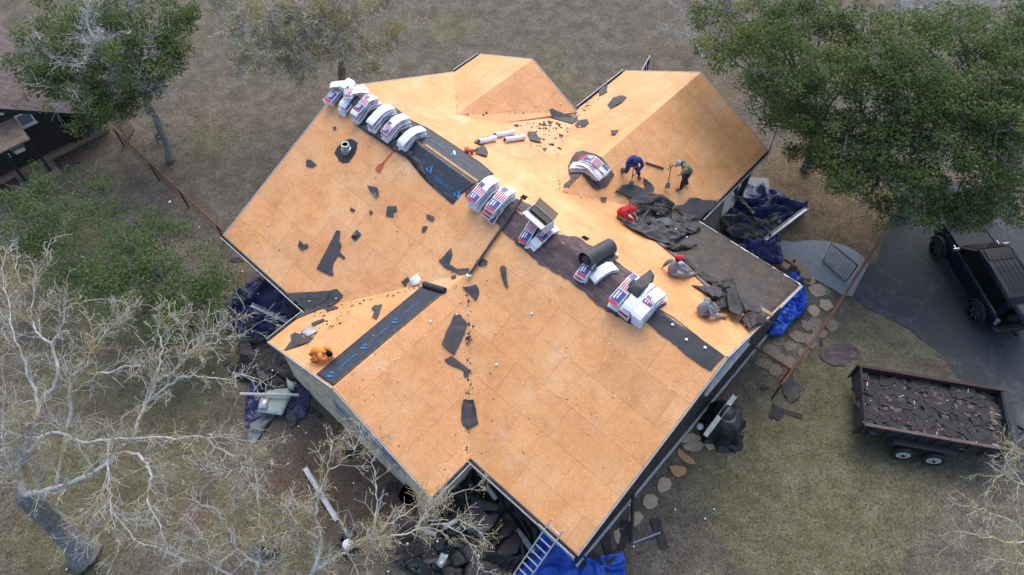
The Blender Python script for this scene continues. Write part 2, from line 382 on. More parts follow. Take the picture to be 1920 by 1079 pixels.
M['carglass'] = pm('car_glass', (.003, .003, .004), (.005, .005, .006), 2, .15, bs=0, spec=.18)
M['rubber'] = pm('rubber', (.012, .012, .012), (.02, .02, .02), 20, .85)
M['chrome'] = pm('chrome', (.7, .72, .75), (.55, .57, .6), 4, .15, .9, bs=0)
M['wheelwhite'] = pm('wheel_white', (.6, .62, .64), (.45, .46, .48), 6, .5)
M['debris'] = pm('shingle_debris', (.035, .03, .034), (.07, .05, .05), 3, .9, fine=20)
M['deb_brown'] = pm('shingle_brown', (.1, .072, .064), (.16, .115, .104), 5, .9)
M['deb_dark'] = pm('shingle_dark', (.032, .029, .03), (.052, .045, .046), 5, .9)
M['skin'] = pm('skin', (.42, .24, .16), (.36, .2, .13), 8, .55, bs=0)
M['hair'] = pm('hair', (.01, .008, .007), (.016, .013, .012), 20, .9, spec=.1)
def cloth_m(n, c): return pm(n, c, tuple(x*.72 for x in c), 5, .85, bs=.5, bd=.02)
M['c_orange'] = cloth_m('cloth_orange', (.95, .33, .06)); M['c_navy'] = cloth_m('cloth_blue', (.018, .045, .24)); M['c_jean'] = cloth_m('cloth_jean', (.05, .06, .1))
M['c_olive'] = cloth_m('cloth_olive', (.24, .23, .14)); M['c_red'] = cloth_m('cloth_red', (.62, .02, .03)); M['c_grey'] = cloth_m('cloth_grey', (.24, .26, .3))
M['c_dark'] = cloth_m('cloth_dark', (.03, .03, .05)); M['c_lgrey'] = cloth_m('cloth_pale_grey', (.38, .42, .46)); M['c_plaid'] = shingle_mat('cloth_plaid', (.35, .35, .35), (.03, .03, .06), (.4, .3, .3), .07, .05, 'Object')
M['boot'] = cloth_m('boot', (.2, .13, .09)); M['handle_red'] = pm('handle_red', (.6, .1, .05), None, 9, .5, bs=0); M['wood'] = pm('wood', (.4, .26, .15), None, 9, .7)
M['bark'] = bark_mat('bark', (.13, .128, .125), (.28, .275, .265), (.3, .29, .26), .58)
M['bark_lichen'] = bark_mat('bark_lichen', (.38, .375, .34), (.66, .65, .6), (.42, .34, .17), .52)
M['bark_pale'] = bark_mat('bark_pale', (.4, .4, .39), (.68, .68, .66), (.3, .29, .2), .56)
M['bark_haze'] = bark_mat('bark_olive', (.46, .44, .36), (.62, .6, .52), (.46, .4, .17), .47)
M['leaf'] = leaf_mat('oak_leaf', [(0, (.07, .11, .04)), (.35, (.115, .18, .058)), (.75, (.18, .255, .085)), (.93, (.28, .3, .09)), (1, (.42, .33, .075))])
M['leaf_pale'] = leaf_mat('oak_leaf_pale', [(0, (.06, .11, .04)), (.4, (.115, .185, .065)), (.8, (.175, .25, .095)), (1, (.28, .31, .11))])
M['litter'] = leaf_mat('leaf_litter', [(0, (.05, .035, .024)), (.4, (.12, .088, .06)), (.8, (.2, .155, .11)), (1, (.34, .29, .22))])
M['blade'] = leaf_mat('grass_blade', [(0, (.04, .05, .018)), (.5, (.085, .09, .04)), (1, (.17, .16, .09))])
# ================================================================ setting: ground, driveway, path
def gpoly(pts, h=0): return [G(x, y, h) for x, y in pts]
def ground():
    xs = [-150, -90, -60, -45]+[-36+.6*i for i in range(121)]+[45, 60, 90, 150]
    ys = [-60, -20, -5]+[1+.6*i for i in range(75)]+[50, 60, 80, 120, 200]
    vs = [(x, y, 0) for y in ys for x in xs]; n = len(xs)
    fs = [(j*n+i, j*n+i+1, (j+1)*n+i+1, (j+1)*n+i) for j in range(len(ys)-1) for i in range(n-1)]
    me = bpy.data.meshes.new('ground'); me.from_pydata(vs, [], fs); me.materials.append(M['lawn'])
    at = me.color_attributes.new('cover', 'FLOAT_COLOR', 'POINT')
    GR = [(1500, 880, 5), (1700, 980, 5), (1420, 1000, 4), (1640, 640, 2.5), (1560, 700, 2), (330, 760, 3), (90, 880, 3.5), (300, 1000, 2.5), (170, 980, 2), (480, 960, 1.6), (430, 480, 2), (380, 250, 2.5), (840, 60, 2.5), (1000, 150, 1.5), (60, 560, 4), (230, 520, 4), (560, 1040, 1.5), (1120, 180, 2), (1380, 850, 2), (180, 800, 3), (400, 620, 2.5), (760, 930, 1)]
    LI = [(1490, 330, 3.5), (1560, 420, 3.2), (1350, 180, 2.5), (1250, 90, 3), (1600, 380, 3), (1890, 400, 3), (300, 320, 1.8), (250, 260, 1.5), (1700, 200, 6), (150, 300, 1)]
    DI = [(640, 860, 2.2), (700, 930, 1.6), (470, 540, 1.5), (600, 900, 1.8), (1340, 700, 1.3), (360, 960, 1), (1230, 830, .8), (200, 270, .8), (1350, 760, 1)]
    K = [[(G(x, y), r) for x, y, r in A] for A in (GR, LI, DI)]
    for i, (x, y, _) in enumerate(vs):
        c = [0, 0, 0]
        for k in range(3):
            for P, r in K[k]:
                d = ((x-P.x)**2+(y-P.y)**2)/(r*r)
                if d < 6: c[k] += math.exp(-d)
        nn = noise.noise(Vector((x*.23, y*.23, 3))); c[0] *= .42; c[1] *= .6
        at.data[i].color = (min(1, c[0]+max(0, .2+nn*.6)), min(1, c[1]), min(1, c[2]), 1)
    o = bpy.data.objects.new('ground', me); COL.objects.link(o); tag(o, kind='structure')
ground()
def zz(ox, oy, k, pts): return [(ox+x/k, oy+y/k) for x, y in pts]
drive = zz(1420, 360, 3.84, [(1010, 135), (960, 230), (1000, 262), (930, 292), (900, 365), (880, 440), (862, 510), (800, 530), (760, 600), (705, 690), (690, 752), (735, 800), (850, 870), (960, 920), (1090, 990), (1200, 1080)])+zz(1520, 620, 3.853, [(760, 40), (870, 115), (970, 195), (1010, 275), (1060, 335), (1110, 370), (1150, 440), (1200, 700), (1370, 960)])+[(1905, 905), (1990, 960), (2300, 1000), (2300, 300), (2000, 330), (1925, 420), (1880, 380), (1800, 340), (1700, 345)]
sheet('driveway', gpoly(drive), M['asphalt'], 0, .012, .01, 3, jag=.07, step=.35, kind='structure')
path = zz(1420, 360, 3.84, [(20, 360), (125, 330), (200, 358), (270, 368), (330, 355), (400, 352), (470, 357), (540, 368), (640, 395), (720, 438), (765, 480), (798, 530), (762, 600), (712, 690), (685, 757), (600, 742), (560, 712), (450, 650), (330, 585), (200, 505), (100, 480)])
sheet('path', gpoly(path), M['concrete'], 0, .045, .05, 3, kind='structure')
sheet('porch_slab', gpoly([(1330, 330), (1440, 335), (1462, 470), (1380, 500), (1300, 420)]), M['concrete'], 0, .03, .04, 3, kind='structure')
sheet('mulch_bed', gpoly(zz(0, 180, 6, [(520, 730), (880, 580), (935, 640), (900, 760), (700, 800), (590, 800)])), M['mulch'], 0, .02, .02, .3, amp=.05, freq=3, jag=.05, kind='structure')
sheet('soil_bed', gpoly(zz(0, 180, 6, [(-60, 1000), (190, 880), (240, 950), (150, 1000), (-60, 1100)])), M['mulch'], 0, .02, .02, .3, amp=.05, freq=3, jag=.05, kind='structure')
def stone_poly(px, py, r, n=9, sq=1.0):
    P = G(px, py); a0 = random.random()*6; return [P+Vector((math.cos(a0+2*math.pi*i/n)*r*random.uniform(.7, 1.25)*sq, math.sin(a0+2*math.pi*i/n)*r*random.uniform(.7, 1.25), 0)) for i in range(n)]
STEP = [([(710, 170), (735, 128), (790, 120), (845, 145), (850, 165), (790, 182), (712, 188)], 'broad oval stepping stone nearest the corner of the dark gable wall'),
        ([(722, 205), (770, 182), (850, 178), (866, 200), (830, 240), (780, 244), (735, 230)], 'broad stepping stone just below the first one by the dark gable wall'),
        ([(878, 150), (925, 155), (965, 200), (940, 222), (895, 238), (868, 200)], 'stepping stone touching the lower edge of the black grill cover'),
        ([(690, 222), (712, 235), (740, 262), (790, 295), (810, 330), (770, 328), (720, 300), (686, 260)], 'long orange stepping stone curved like a bean'),
        ([(628, 340), (680, 338), (735, 350), (748, 370), (735, 400), (690, 420), (660, 405), (645, 380)], 'stepping stone just below the long orange one'),
        ([(580, 418), (630, 425), (645, 460), (635, 500), (590, 518), (565, 522), (550, 490), (552, 455)], 'stepping stone fourth up from the roof corner on the lawn path'),
        ([(470, 540), (520, 532), (552, 560), (550, 600), (520, 630), (480, 635), (452, 600), (455, 565)], 'stepping stone third up from the roof corner on the lawn path'),
        ([(370, 655), (430, 650), (455, 690), (430, 730), (400, 750), (365, 740), (355, 690)], 'stepping stone second up from the roof corner under the dark pipe'),
        ([(250, 790), (290, 762), (330, 770), (320, 830), (280, 870), (262, 840)], 'stepping stone partly under the torn felt strips by the roof corner')]
for pts, lb in STEP:
    mt = M['flag'] if 'orange' not in lb else pm('flagstone_orange', (.48, .25, .11), (.4, .24, .12), 4, .85)
    sheet('stepping_stone', jagline(gpoly(zz(1080, 780, 3.608, pts)), .02, .12), mt, 0, .05, .07, .35, label=lb, cat='stepping stone', group='stepping stones in the lawn beside the house')
FL = [(1372, 657, 1), (1530, 545, 1), (1548, 573, 1), (1526, 583, 1), (1558, 610, 0), (1538, 625, 0), (1512, 612, 0), (1520, 640, 0), (1497, 633, 0), (1480, 650, 0), (1505, 662, 0), (1460, 640, 0), (1445, 660, 0), (1482, 678, 0), (1462, 672, 0), (1432, 682, 0), (1452, 695, 0), (1515, 525, 1), (1545, 545, 0), (1528, 606, 0)]
for x, y, wm in FL[1:]:
    sheet('flagstone', stone_poly(x, y, random.uniform(.28, .38), random.choice((5, 6, 7))), M['flag'] if wm else M['flaggrey'], 0, .02+.004*(FL.index((x, y, wm)) % 9), .04, .35, label=('tan' if wm else 'grey')+' irregular flagstone laid between the bright blue tarp and the rusty rail fence', cat='flagstone', group=('tan' if wm else 'grey')+' flagstones of the side path')
for i, (x, y) in enumerate([(1468, 502), (1480, 492), (1492, 500), (1503, 510), (1508, 522)]):
    mb = MB(); mb.box(G(x, y)+Vector((0, 0, .12)), (.5, .34, .24), rot(-.7+i*.1)); o = mb.build('edging_block', M['sand'], bevel=.04)
    tag(o, 'rough tan limestone block edging the grey concrete path', 'block', 'limestone blocks beside the concrete path')
# ================================================================ the house
H = thing('house', W(0, 0, -ZR), 'large house with a cross gabled roof stripped to orange plywood sheathing', 'house')
def P3(u, v, z=None): return W(u, v, roofz(u, v) if z is None else z)
def deckplane(pts, along, nm='roof_deck'):
    """pts local (u,v,z); along: 'u' or 'v' eave direction"""
    Wp = [W(*p) for p in pts]
    n = (Wp[1]-Wp[0]).cross(Wp[2]-Wp[0])
    if n.length < 1e-3 or True:
        n = Vector((0, 0, 0))
        for i in range(len(Wp)): n += (Wp[i]-Wp[0]).cross(Wp[(i+1) % len(Wp)]-Wp[0])
    n.normalize()
    if n.z < 0: Wp.reverse(); n = -n
    e1 = (W(1, 0, 0)-W(0, 0, 0)) if along == 'u' else (W(0, 1, 0)-W(0, 0, 0)); e1 = (e1-n*e1.dot(n)).normalized(); e2 = n.cross(e1); o0 = Wp[0]
    mb = MB(); k = len(Wp); top = Wp; bot = [q-Vector((0, 0, .11)) for q in Wp]
    mb.add(top+bot, [tuple(range(k)), tuple(range(k, 2*k))[::-1]]+[(i, k+i, k+(i+1) % k, (i+1) % k) for i in range(k)])
    return mb.build(nm, M['deck'], H, uv=lambda q: ((q-o0).dot(e1)+7.3, (q-o0).dot(e2)+3.1))
vC = -ZC/S
deckplane([(U0, 0, 0), (U0, -WV, ZE), (UC1, -WV, ZE), (UC, -vC, ZC), (UC2, -WV, ZE), (U1, -WV, ZE), (U1, 0, 0)], 'u')
deckplane([(UC, -vC, ZC), (UC1, -WV, ZE), (UC1, -WC, ZE), (UC, -WC, ZC)], 'v')
deckplane([(UC, -vC, ZC), (UC, -WC, ZC), (UC2, -WC, ZE), (UC2, -WV, ZE)], 'v')
vB = ZB/-S; vD = ZD/-S
A1 = (-5.83, 4.52, -2.133); A2 = (-2.47, 4.52, -2.133); A3 = (-4.56, 8.62, -3.285)
deckplane([(U0, 0, 0), (U1, 0, 0), (U1, VE, -S*VE), (3.05, VE, -S*VE), (UD, vD, ZD), A2, A1, (UB, vB, ZB), (U0, -ZEB/S, ZEB)], 'u')
deckplane([(UB, vB, ZB), (U0, -ZEB/S, ZEB), (U0, VB, ZEB), (UB, VB, ZB)], 'v')
deckplane([(UB, vB, ZB), A1, (UB2, VB, ZEB), (UB, VB, ZB)], 'v')
deckplane([A1, A2, A3, (UB2, VB, -3.17)], 'u')
deckplane([(UD, vD, ZD), A2, A3, (UD1, VD, ZED), (UD, VD, ZD)], 'v')
deckplane([(UD, vD, ZD), (3.05, VE, -S*VE), (UD2, VE+.3, ZED), (UD2, VD, ZED), (UD, VD, ZD)], 'v')
# walls
def wing(poly, a0, a1, axis, mat, nm='wall'):
    mb = MB(); k = len(poly)
    f = (lambda c, a: W(a, c[0], c[1])) if axis == 'u' else (lambda c, a: W(c[0], a, c[1]))
    v = [f(c, a0) for c in poly]+[f(c, a1) for c in poly]
    mb.add(v, [tuple(range(k)), tuple(range(k, 2*k))[::-1]]+[(i, k+i, k+(i+1) % k, (i+1) % k) for i in range(k)]); return mb.build(nm, mat, H)
b = .15
wing([(-6.62, -ZR), (-6.62, -S*6.62-b), (0, -b), (6.2, -S*6.2-b), (6.2, -ZR)], U0+.35, U1-.22, 'u', M['stone'])
wing([(UC1+.42, -ZR), (UC1+.42, ZE-b+.18), (UC, ZC-b), (UC2-.42, ZE-b+.18), (UC2-.42, -ZR)], -WC+.14, -6, 'v', M['stone'])
wing([(U0+.4, -ZR), (U0+.4, ZEB-b), (UB, ZB-b), (UB2-.4, ZEB-b), (UB2-.4, -ZR)], 5, VB-.3, 'v', M['stone'])
wing([(UD1+.4, -ZR), (UD1+.4, ZED-b), (UD, ZD-b), (UD2-.4, ZED-b), (UD2-.4, -ZR)], 5, 9.2, 'v', M['stone'])
wing([(UD1+.1, ZED-.3), (UD1+.1, ZED-.13), (UD, ZD-.13), (UD2-.1, ZED-.13), (UD2-.1, ZED-.3)], 9.2, VD-.12, 'v', M['dark'], 'porch_ceiling')
for u, v in ((3.2, 11.9), (3.2, 9.6), (-4.3, 11.9), (-.6, 11.9)):
    mb = MB(); mb.box(W(u, v, -ZR+1.5), (.2, .2, 3.0), rot(YAW)); mb.box(W(u, v, -ZR+.12), (.3, .3, .24), rot(YAW)); mb.build('porch_post', M['dark'], H)
# dark cladding of the right gable and its window
mb = MB(); g = [(-6.62, -ZR+.25), (-6.62, -S*6.62-b), (0, -b), (6.2, -S*6.2-b), (6.2, -ZR+.25)]
v = [W(U1-.2, c[0], c[1]) for c in g]+[W(U1-.08, c[0], c[1]) for c in g]
mb.add(v, [tuple(range(5)), tuple(range(5, 10))[::-1]]+[(i, 5+i, 5+(i+1) % 5, (i+1) % 5) for i in range(5)]); mb.build('gable_siding', M['dark'], H)
mb = MB(); mb.beam(W(U1-.05, -6.7, -ZR+.2), W(U1-.05, 6.2, -ZR+.2), .1, .12); mb.build('sill_trim', M['wtrim'], H)
def onplane(px, py, n, c):         # local plane n.(u,v,z)=c
    d = ray(px, py); o = L((0, 0, CH)); e = L(Vector((0, 0, CH))+d); e = [e[i]-o[i] for i in range(3)]
    t = (c-sum(n[i]*o[i] for i in range(3)))/sum(n[i]*e[i] for i in range(3)); return [o[i]+e[i]*t for i in range(3)]
a = onplane(1405, 624, (1, 0, 0), U1-.06); c = onplane(1365, 692, (1, 0, 0), U1-.06)
def window(P, dirv, upv, w_, h_, nrm, parent=H, frame=.07, mat=None, glass=None):
    mb = MB(); Mx = Matrix((dirv, nrm, upv)).transposed()
    for s in (-1, 1):
        mb.box(P+dirv*s*(w_/2), (frame, .07, h_+frame), Mx); mb.box(P+upv*s*(h_/2), (w_-frame, .066, frame), Mx)
    mb.box(P-upv*(h_/2+.06)+nrm*.04, (w_+.16, .14, .05), Mx)
    f = mb.build('window', mat or M['wtrim'], parent); WL[f.name] = WL[parent.name]
    g = MB(); g.box(P-nrm*.0, (w_-frame, .03, h_-frame), Mx); g.build('pane', glass or M['glass'], f); return f
du = (W(1, 0, 0)-W(0, 0, 0)).normalized(); dv = (W(0, 1, 0)-W(0, 0, 0)).normalized(); zu = Vector((0, 0, 1))
window(W(U1-.04, 1.0, -1.75), dv, zu, 2.6, .75, du, glass=M['wtrim'])
for (x0, y0) in ((646, 775), (686, 812), (727, 852)):
    p = onplane(x0, y0, (0, 1, 0), -WC+.11); window(W(p[0], -WC+.11, p[2]), du, zu, 1.0, .62, -dv, mat=M['wtrim'])
# rake trims, fascias and gutters
def strip(nm, pts, wd, ht, mat, dz=0):
    mb = MB()
    for a, b2 in zip(pts, pts[1:]): mb.beam(a+Vector((0, 0, dz)), b2+Vector((0, 0, dz)), wd, ht)
    return mb.build(nm, mat, H)
e = .035
strip('rake_trim', [W(U0-e, -WV, ZE), W(U0-e, 0, 0), W(U0-e, -ZEB/S, ZEB)], .045, .15, M['wtrim'], -.075)
strip('rake_trim', [W(U1+e, -WV, ZE), W(U1+e, 0, 0), W(U1+e, VE, -S*VE)], .045, .15, M['wtrim'], -.075)
strip('rake_trim', [W(UC1, -WC-e, ZE), W(UC, -WC-e, ZC), W(UC2, -WC-e, ZE)], .045, .15, M['wtrim'], -.075)
strip('rake_trim', [W(U0, VB+e, ZEB), W(UB, VB+e, ZB), W(UB2, VB+e, ZEB)], .045, .15, M['wtrim'], -.075)
strip('rake_trim', [W(UD1, VD+e, ZED), W(UD, VD+e, ZD), W(UD2, VD+e, ZED)], .045, .15, M['wtrim'], -.075)
def gutter(a, b2, out, lip=M['metal'], inner=M['felt_dark']):
    mb = MB(); z = Vector((0, 0, -.1))
    mb.beam(a+out*.075+z*1.25, b2+out*.075+z*1.25, .13, .03, 0); mb.beam(a+out*.15+z*.6, b2+out*.15+z*.6, .022, .14, 1); mb.beam(a+out*.008+z*.9, b2+out*.008+z*.9, .016, .08, 1)
    d = (b2-a); l = d.length; d.normalize(); nrm = out
    for i in range(int(l/.32)):
        t = .2+i*.32; 
        if random.random() < .75: mb.box(a+d*t+out*random.uniform(.05, .11)+z*random.uniform(.7, 1.05), (random.uniform(.05, .16), random.uniform(.04, .08), .02), rot(random.uniform(0, 3)), 2)
    mb.build('gutter', [inner, lip, M['deb_dark']], H)
gutter(W(U0, -WV, ZE), W(UC1-.05, -WV, ZE), -dv)
gutter(W(UC1, -WV-.1, ZE), W(UC1, -WC, ZE), -du)
gutter(W(UC2, -WV-.16, ZE), W(UC2, -WC, ZE), du, M['wtrim'])
gutter(W(UC2+.02, -WV, ZE), W(U1, -WV, ZE), -dv, M['wtrim'])
gutter(W(UD2, VE+.4, ZED), W(UD2, VD, ZED), du)
gutter(W(UD1, 8.8, ZED), W(UD1, VD, ZED), -du)
gutter(W(UB2, 6.6, ZEB), W(UB2, VB, ZEB), du)
gutter(W(U0, 6.5, ZEB), W(U0, VB, ZEB), -du)
strip('drip_edge', [W(3.6, VE+e, -S*VE), W(U1, VE+e, -S*VE)], .06, .17, M['metal'], -.06)
strip('drip_edge', [W(U1+e*2, VE-2.3, -S*(VE-2.3)), W(U1+e*2, VE, -S*VE)], .09, .05, M['alu'], .03)
# near-black sheets stand in for the shade inside deck holes; vent pipe
def rpx(pts): return [RF(x, y) for x, y in pts]
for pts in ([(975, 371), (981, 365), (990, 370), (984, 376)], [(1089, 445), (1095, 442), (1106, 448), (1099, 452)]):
    sheet('painted_vent_hole', rpx(pts), pm('hole_shade', (.003, .002, .002), None, 3, 1, bs=0), rz, .012, .006, .2, parent=H)
P = RF(650, 283)
vt = MB(); vt.tube([P-Vector((0, 0, .1)), P+Vector((0, 0, .14)), P+Vector((0, 0, .17)), P+Vector((0, 0, .3))], [.22, .2, .13, .13], 18); vt.tube([P+Vector((0, 0, .29)), P+Vector((0, 0, .36)), P+Vector((0, 0, .36)), P+Vector((0, 0, .33))], [.18, .16, .12, .11], 18)
o = vt.build('vent_pipe', M['metal'], H, smooth=False)
sheet('flashing', [P+Vector((math.cos(a)*r, math.sin(a)*r, 0)) for a, r in [(i*.45, random.uniform(.42, .54)) for i in range(14)]], M['felt_dark'], rz, .02, .015, .2, parent=o)
# valley dirt strips, old shingle course and old felt still fixed to the roof
Z5 = lambda pts: zz(860, 260, 4.8, pts)
Z8 = lambda pts: zz(820, 440, 3.371, pts)
Z6 = lambda pts: zz(1040, 440, 3.84, pts)
Z4 = lambda pts: zz(380, 320, 3.84, pts)
Z7 = lambda pts: zz(380, 520, 3.84, pts)
Z2 = lambda pts: zz(800, 60, 3.84, pts)
Z3 = lambda pts: zz(1040, 100, 3.84, pts)
Z1 = lambda pts: zz(400, 60, 3.84, pts)
ruv = lambda q: (L(q)[0], L(q)[1]*1.1)
sheet('shingle_course', rpx(Z5([(60, 480), (160, 420), (400, 560), (520, 545), (560, 560), (700, 625)])+Z8([(745, 5), (880, 15), (975, 75), (1100, 150), (1240, 250), (1340, 330), (1420, 410), (1450, 440), (1380, 500), (1310, 545), (1215, 570), (1070, 490), (1010, 450), (950, 390), (850, 310), (700, 215), (640, 190), (600, 150), (570, 120)])+Z5([(460, 900), (370, 790), (270, 680), (150, 590), (60, 520)])), M['oldshingle'], rz, .03, .02, .2, jag=.045, step=.17, parent=H, uv=ruv)
sheet('ridge_felt', rpx(Z6([(650, 625), (700, 560), (745, 535), (860, 600), (960, 680), (1060, 760), (1165, 835), (1222, 880), (1165, 935), (1122, 988), (1060, 955), (1000, 910), (890, 820), (760, 725)])), M['felt'], rz, .03, .015, .2, jag=.03, step=.3, parent=H)
sheet('old_felt', rpx([(1186, 425), (1200, 400), (1262, 395), (1300, 410), (1342, 421)])+[W(4.4, VE-.03, 0), W(U1-.02, VE-.03, 0), W(U1-.02, 3.2, 0)]+rpx([(1400, 590), (1330, 545), (1262, 480), (1225, 450)]), M['felt_brown'], rz, .035, .015, .4, amp=.03, freq=1, jag=.0, parent=H)
# dark torn residue in the valleys, kept as many small fragments
mb = MB()
def frag(p, r, mi=0):
    n = random.randint(4, 7); a0 = random.random()*6; vs = []
    for i in range(n):
        a = a0+6.283*i/n; q = p+Vector((math.cos(a), math.sin(a), 0))*r*random.uniform(.35, 1.1); vs.append(Vector((q.x, q.y, rz(q.x, q.y)+.014)))
    mb.add(vs, [tuple(range(n))], mi)
for (a, b2, n, wdt, r) in (((880, 860), (878, 540), 240, 8, .045), ((790, 540), (575, 590), 150, 5, .05), ((1042, 302), (933, 232), 60, 3, .05), ((1042, 300), (1085, 215), 90, 9, .07), ((857, 215), (1080, 208), 70, 4, .05), ((860, 140), (857, 214), 16, 3, .07), ((1054, 362), (1145, 382), 50, 3, .04), ((985, 240), (1060, 225), 120, 16, .09), ((1010, 275), (1065, 240), 90, 20, .09), ((1100, 200), (1130, 175), 60, 8, .08), ((1045, 300), (1050, 360), 26, 2, .04), ((570, 640), (620, 590), 60, 14, .06), ((600, 625), (660, 575), 60, 16, .06)):
    for i in range(int(n*.85)):
        t = random.random()*random.choice((1, .97)); x = a[0]+(b2[0]-a[0])*t+random.gauss(0, wdt*.6); y = a[1]+(b2[1]-a[1])*t+random.gauss(0, wdt*.6); frag(RF(x, y), r*random.uniform(.25, .8)*(.7 if random.random() < .8 else 2.0))
for i in range(260):   # crumbs anywhere on the deck
    frag(RF(random.uniform(470, 1380), random.uniform(170, 900)), random.uniform(.01, .035)) if True else 0
o = mb.build('roof_crumbs', M['deb_dark']); tag(o, 'small dark crumbs of old felt and shingle scattered over the orange deck and its valleys', 'debris', kind='stuff')
# ================================================================ underlayment strips with printed lettering
def textmesh(text, size):
    cu = bpy.data.curves.new('t', 'FONT'); cu.body = text; cu.size = size; cu.align_x = 'CENTER'; cu.align_y = 'CENTER'; cu.offset = .0; cu.space_character = 1.2; cu.resolution_u = 2
    o = bpy.data.objects.new('t', cu); COL.objects.link(o); dg = bpy.context.evaluated_depsgraph_get(); me = o.evaluated_get(dg).to_mesh()
    vs = [v.co.copy() for v in me.vertices]; fs = [tuple(p.vertices) for p in me.polygons]; o.evaluated_get(dg).to_mesh_clear()
    bpy.data.objects.remove(o); bpy.data.curves.remove(cu); return vs, fs
TV, TF = textmesh('TRIBUILT', .24)
def lettering(parent, spots, d, up, off=.055, sc=1.0):
    """d, up: reading and letter-up directions in the house frame"""
    mb = MB()
    def put(mbx, pts, fs, c, mi=0): 
        out = []
        for p in pts:
            p = (p[0]*sc, p[1]*sc); u, v = c[0]+d[0]*p[0]+up[0]*p[1], c[1]+d[1]*p[0]+up[1]*p[1]; out.append(W(u, v, roofz(u, v)+off))
        mbx.add(out, fs, mi)
    for c in spots:
        put(mb, TV, TF, c)
        put(mb, [(.78, -.14), (1.02, -.14), (.9, .16), (.86, -.02), (1.07, -.14), (1.2, -.14), (1.0, .2), (.95, .12)], [(0, 1, 3, 2), (4, 5, 6, 7)], c)
        for k in range(7):
            x = random.uniform(-1, .6); y = random.choice((-.25, -.29, .3, .38, -.4, .45)); l = random.uniform(.2, .6)
            put(mb, [(x, y), (x+l, y), (x+l, y+.018), (x, y+.018)], [(0, 1, 2, 3)], c, 1)
    mb.build('lettering', [M['print_blue'], M['print_grey']], parent)
def strip_thing(pts, label):
    o = sheet('underlayment_strip', pts, M['membrane'], rz, .03, .01, .14, amp=.008, freq=1.5)
    return tag(o, label, 'underlayment', 'black synthetic underlayment strips rolled over the ridges')
o = strip_thing(rpx([(694, 208), (738, 200), (772, 227), (804, 242), (856, 276), (900, 305), (926, 327), (897, 343), (800, 276)]), 'black printed underlayment strip on the far side of the main ridge vent line')
def LL(x, y): a = L(RF(x, y)); return (a[0], a[1])
lettering(o, [LL(822, 273), LL(874, 309), LL(772, 240)], (-1, 0), (0, -1), sc=.72)
o = strip_thing(rpx([(690, 209), (677, 223), (669, 237), (700, 258), (738, 281), (762, 297), (781, 320), (798, 340), (810, 351), (849, 385), (862, 367), (892, 345), (800, 279)]), 'black printed underlayment strip flapping loose on the near side of the main ridge')
lettering(o, [LL(830, 346), LL(780, 300)], (1, 0), (0, 1), sc=.8)
# loose dark flap folded over beside the bundles
sheet('underlayment_flap', rpx([(690, 240), (745, 268), (775, 290), (766, 300), (735, 283), (668, 238)]), M['felt'], rz, .05, .01, .15, amp=.12, freq=2, parent=o)
sheet('underlayment_flap', rpx([(762, 292), (790, 305), (800, 335), (786, 326)]), M['felt_dark'], rz, .05, .01, .15, amp=.15, freq=2, parent=o)
o = strip_thing(rpx(Z7([(820, 700), (1575, 70), (1740, 110), (1345, 440), (940, 785)])), 'black printed underlayment strip running down the ridge of the lower left gable')
lettering(o, [LL(*q) for q in Z7([(1042, 610), (1278, 412), (1495, 232)])], (0, -1), (1, 0), sc=.72)
r1, r2 = RF(795, 533, .1), RF(834, 545, .1)
rb = MB(); rb.tube([r1, r2], .11, 14); rb.tube([r1+(r1-r2)*.01, r2+(r2-r1)*.01], .05, 8); rb.build('roll', M['membrane'], o, smooth=False)
# ridge vent slot between the strips
sheet('ridge_slot', rpx([(796, 274), (800, 272), (897, 340), (894, 343)]), M['cardboard'], rz, .045, .01, .2, parent=H)
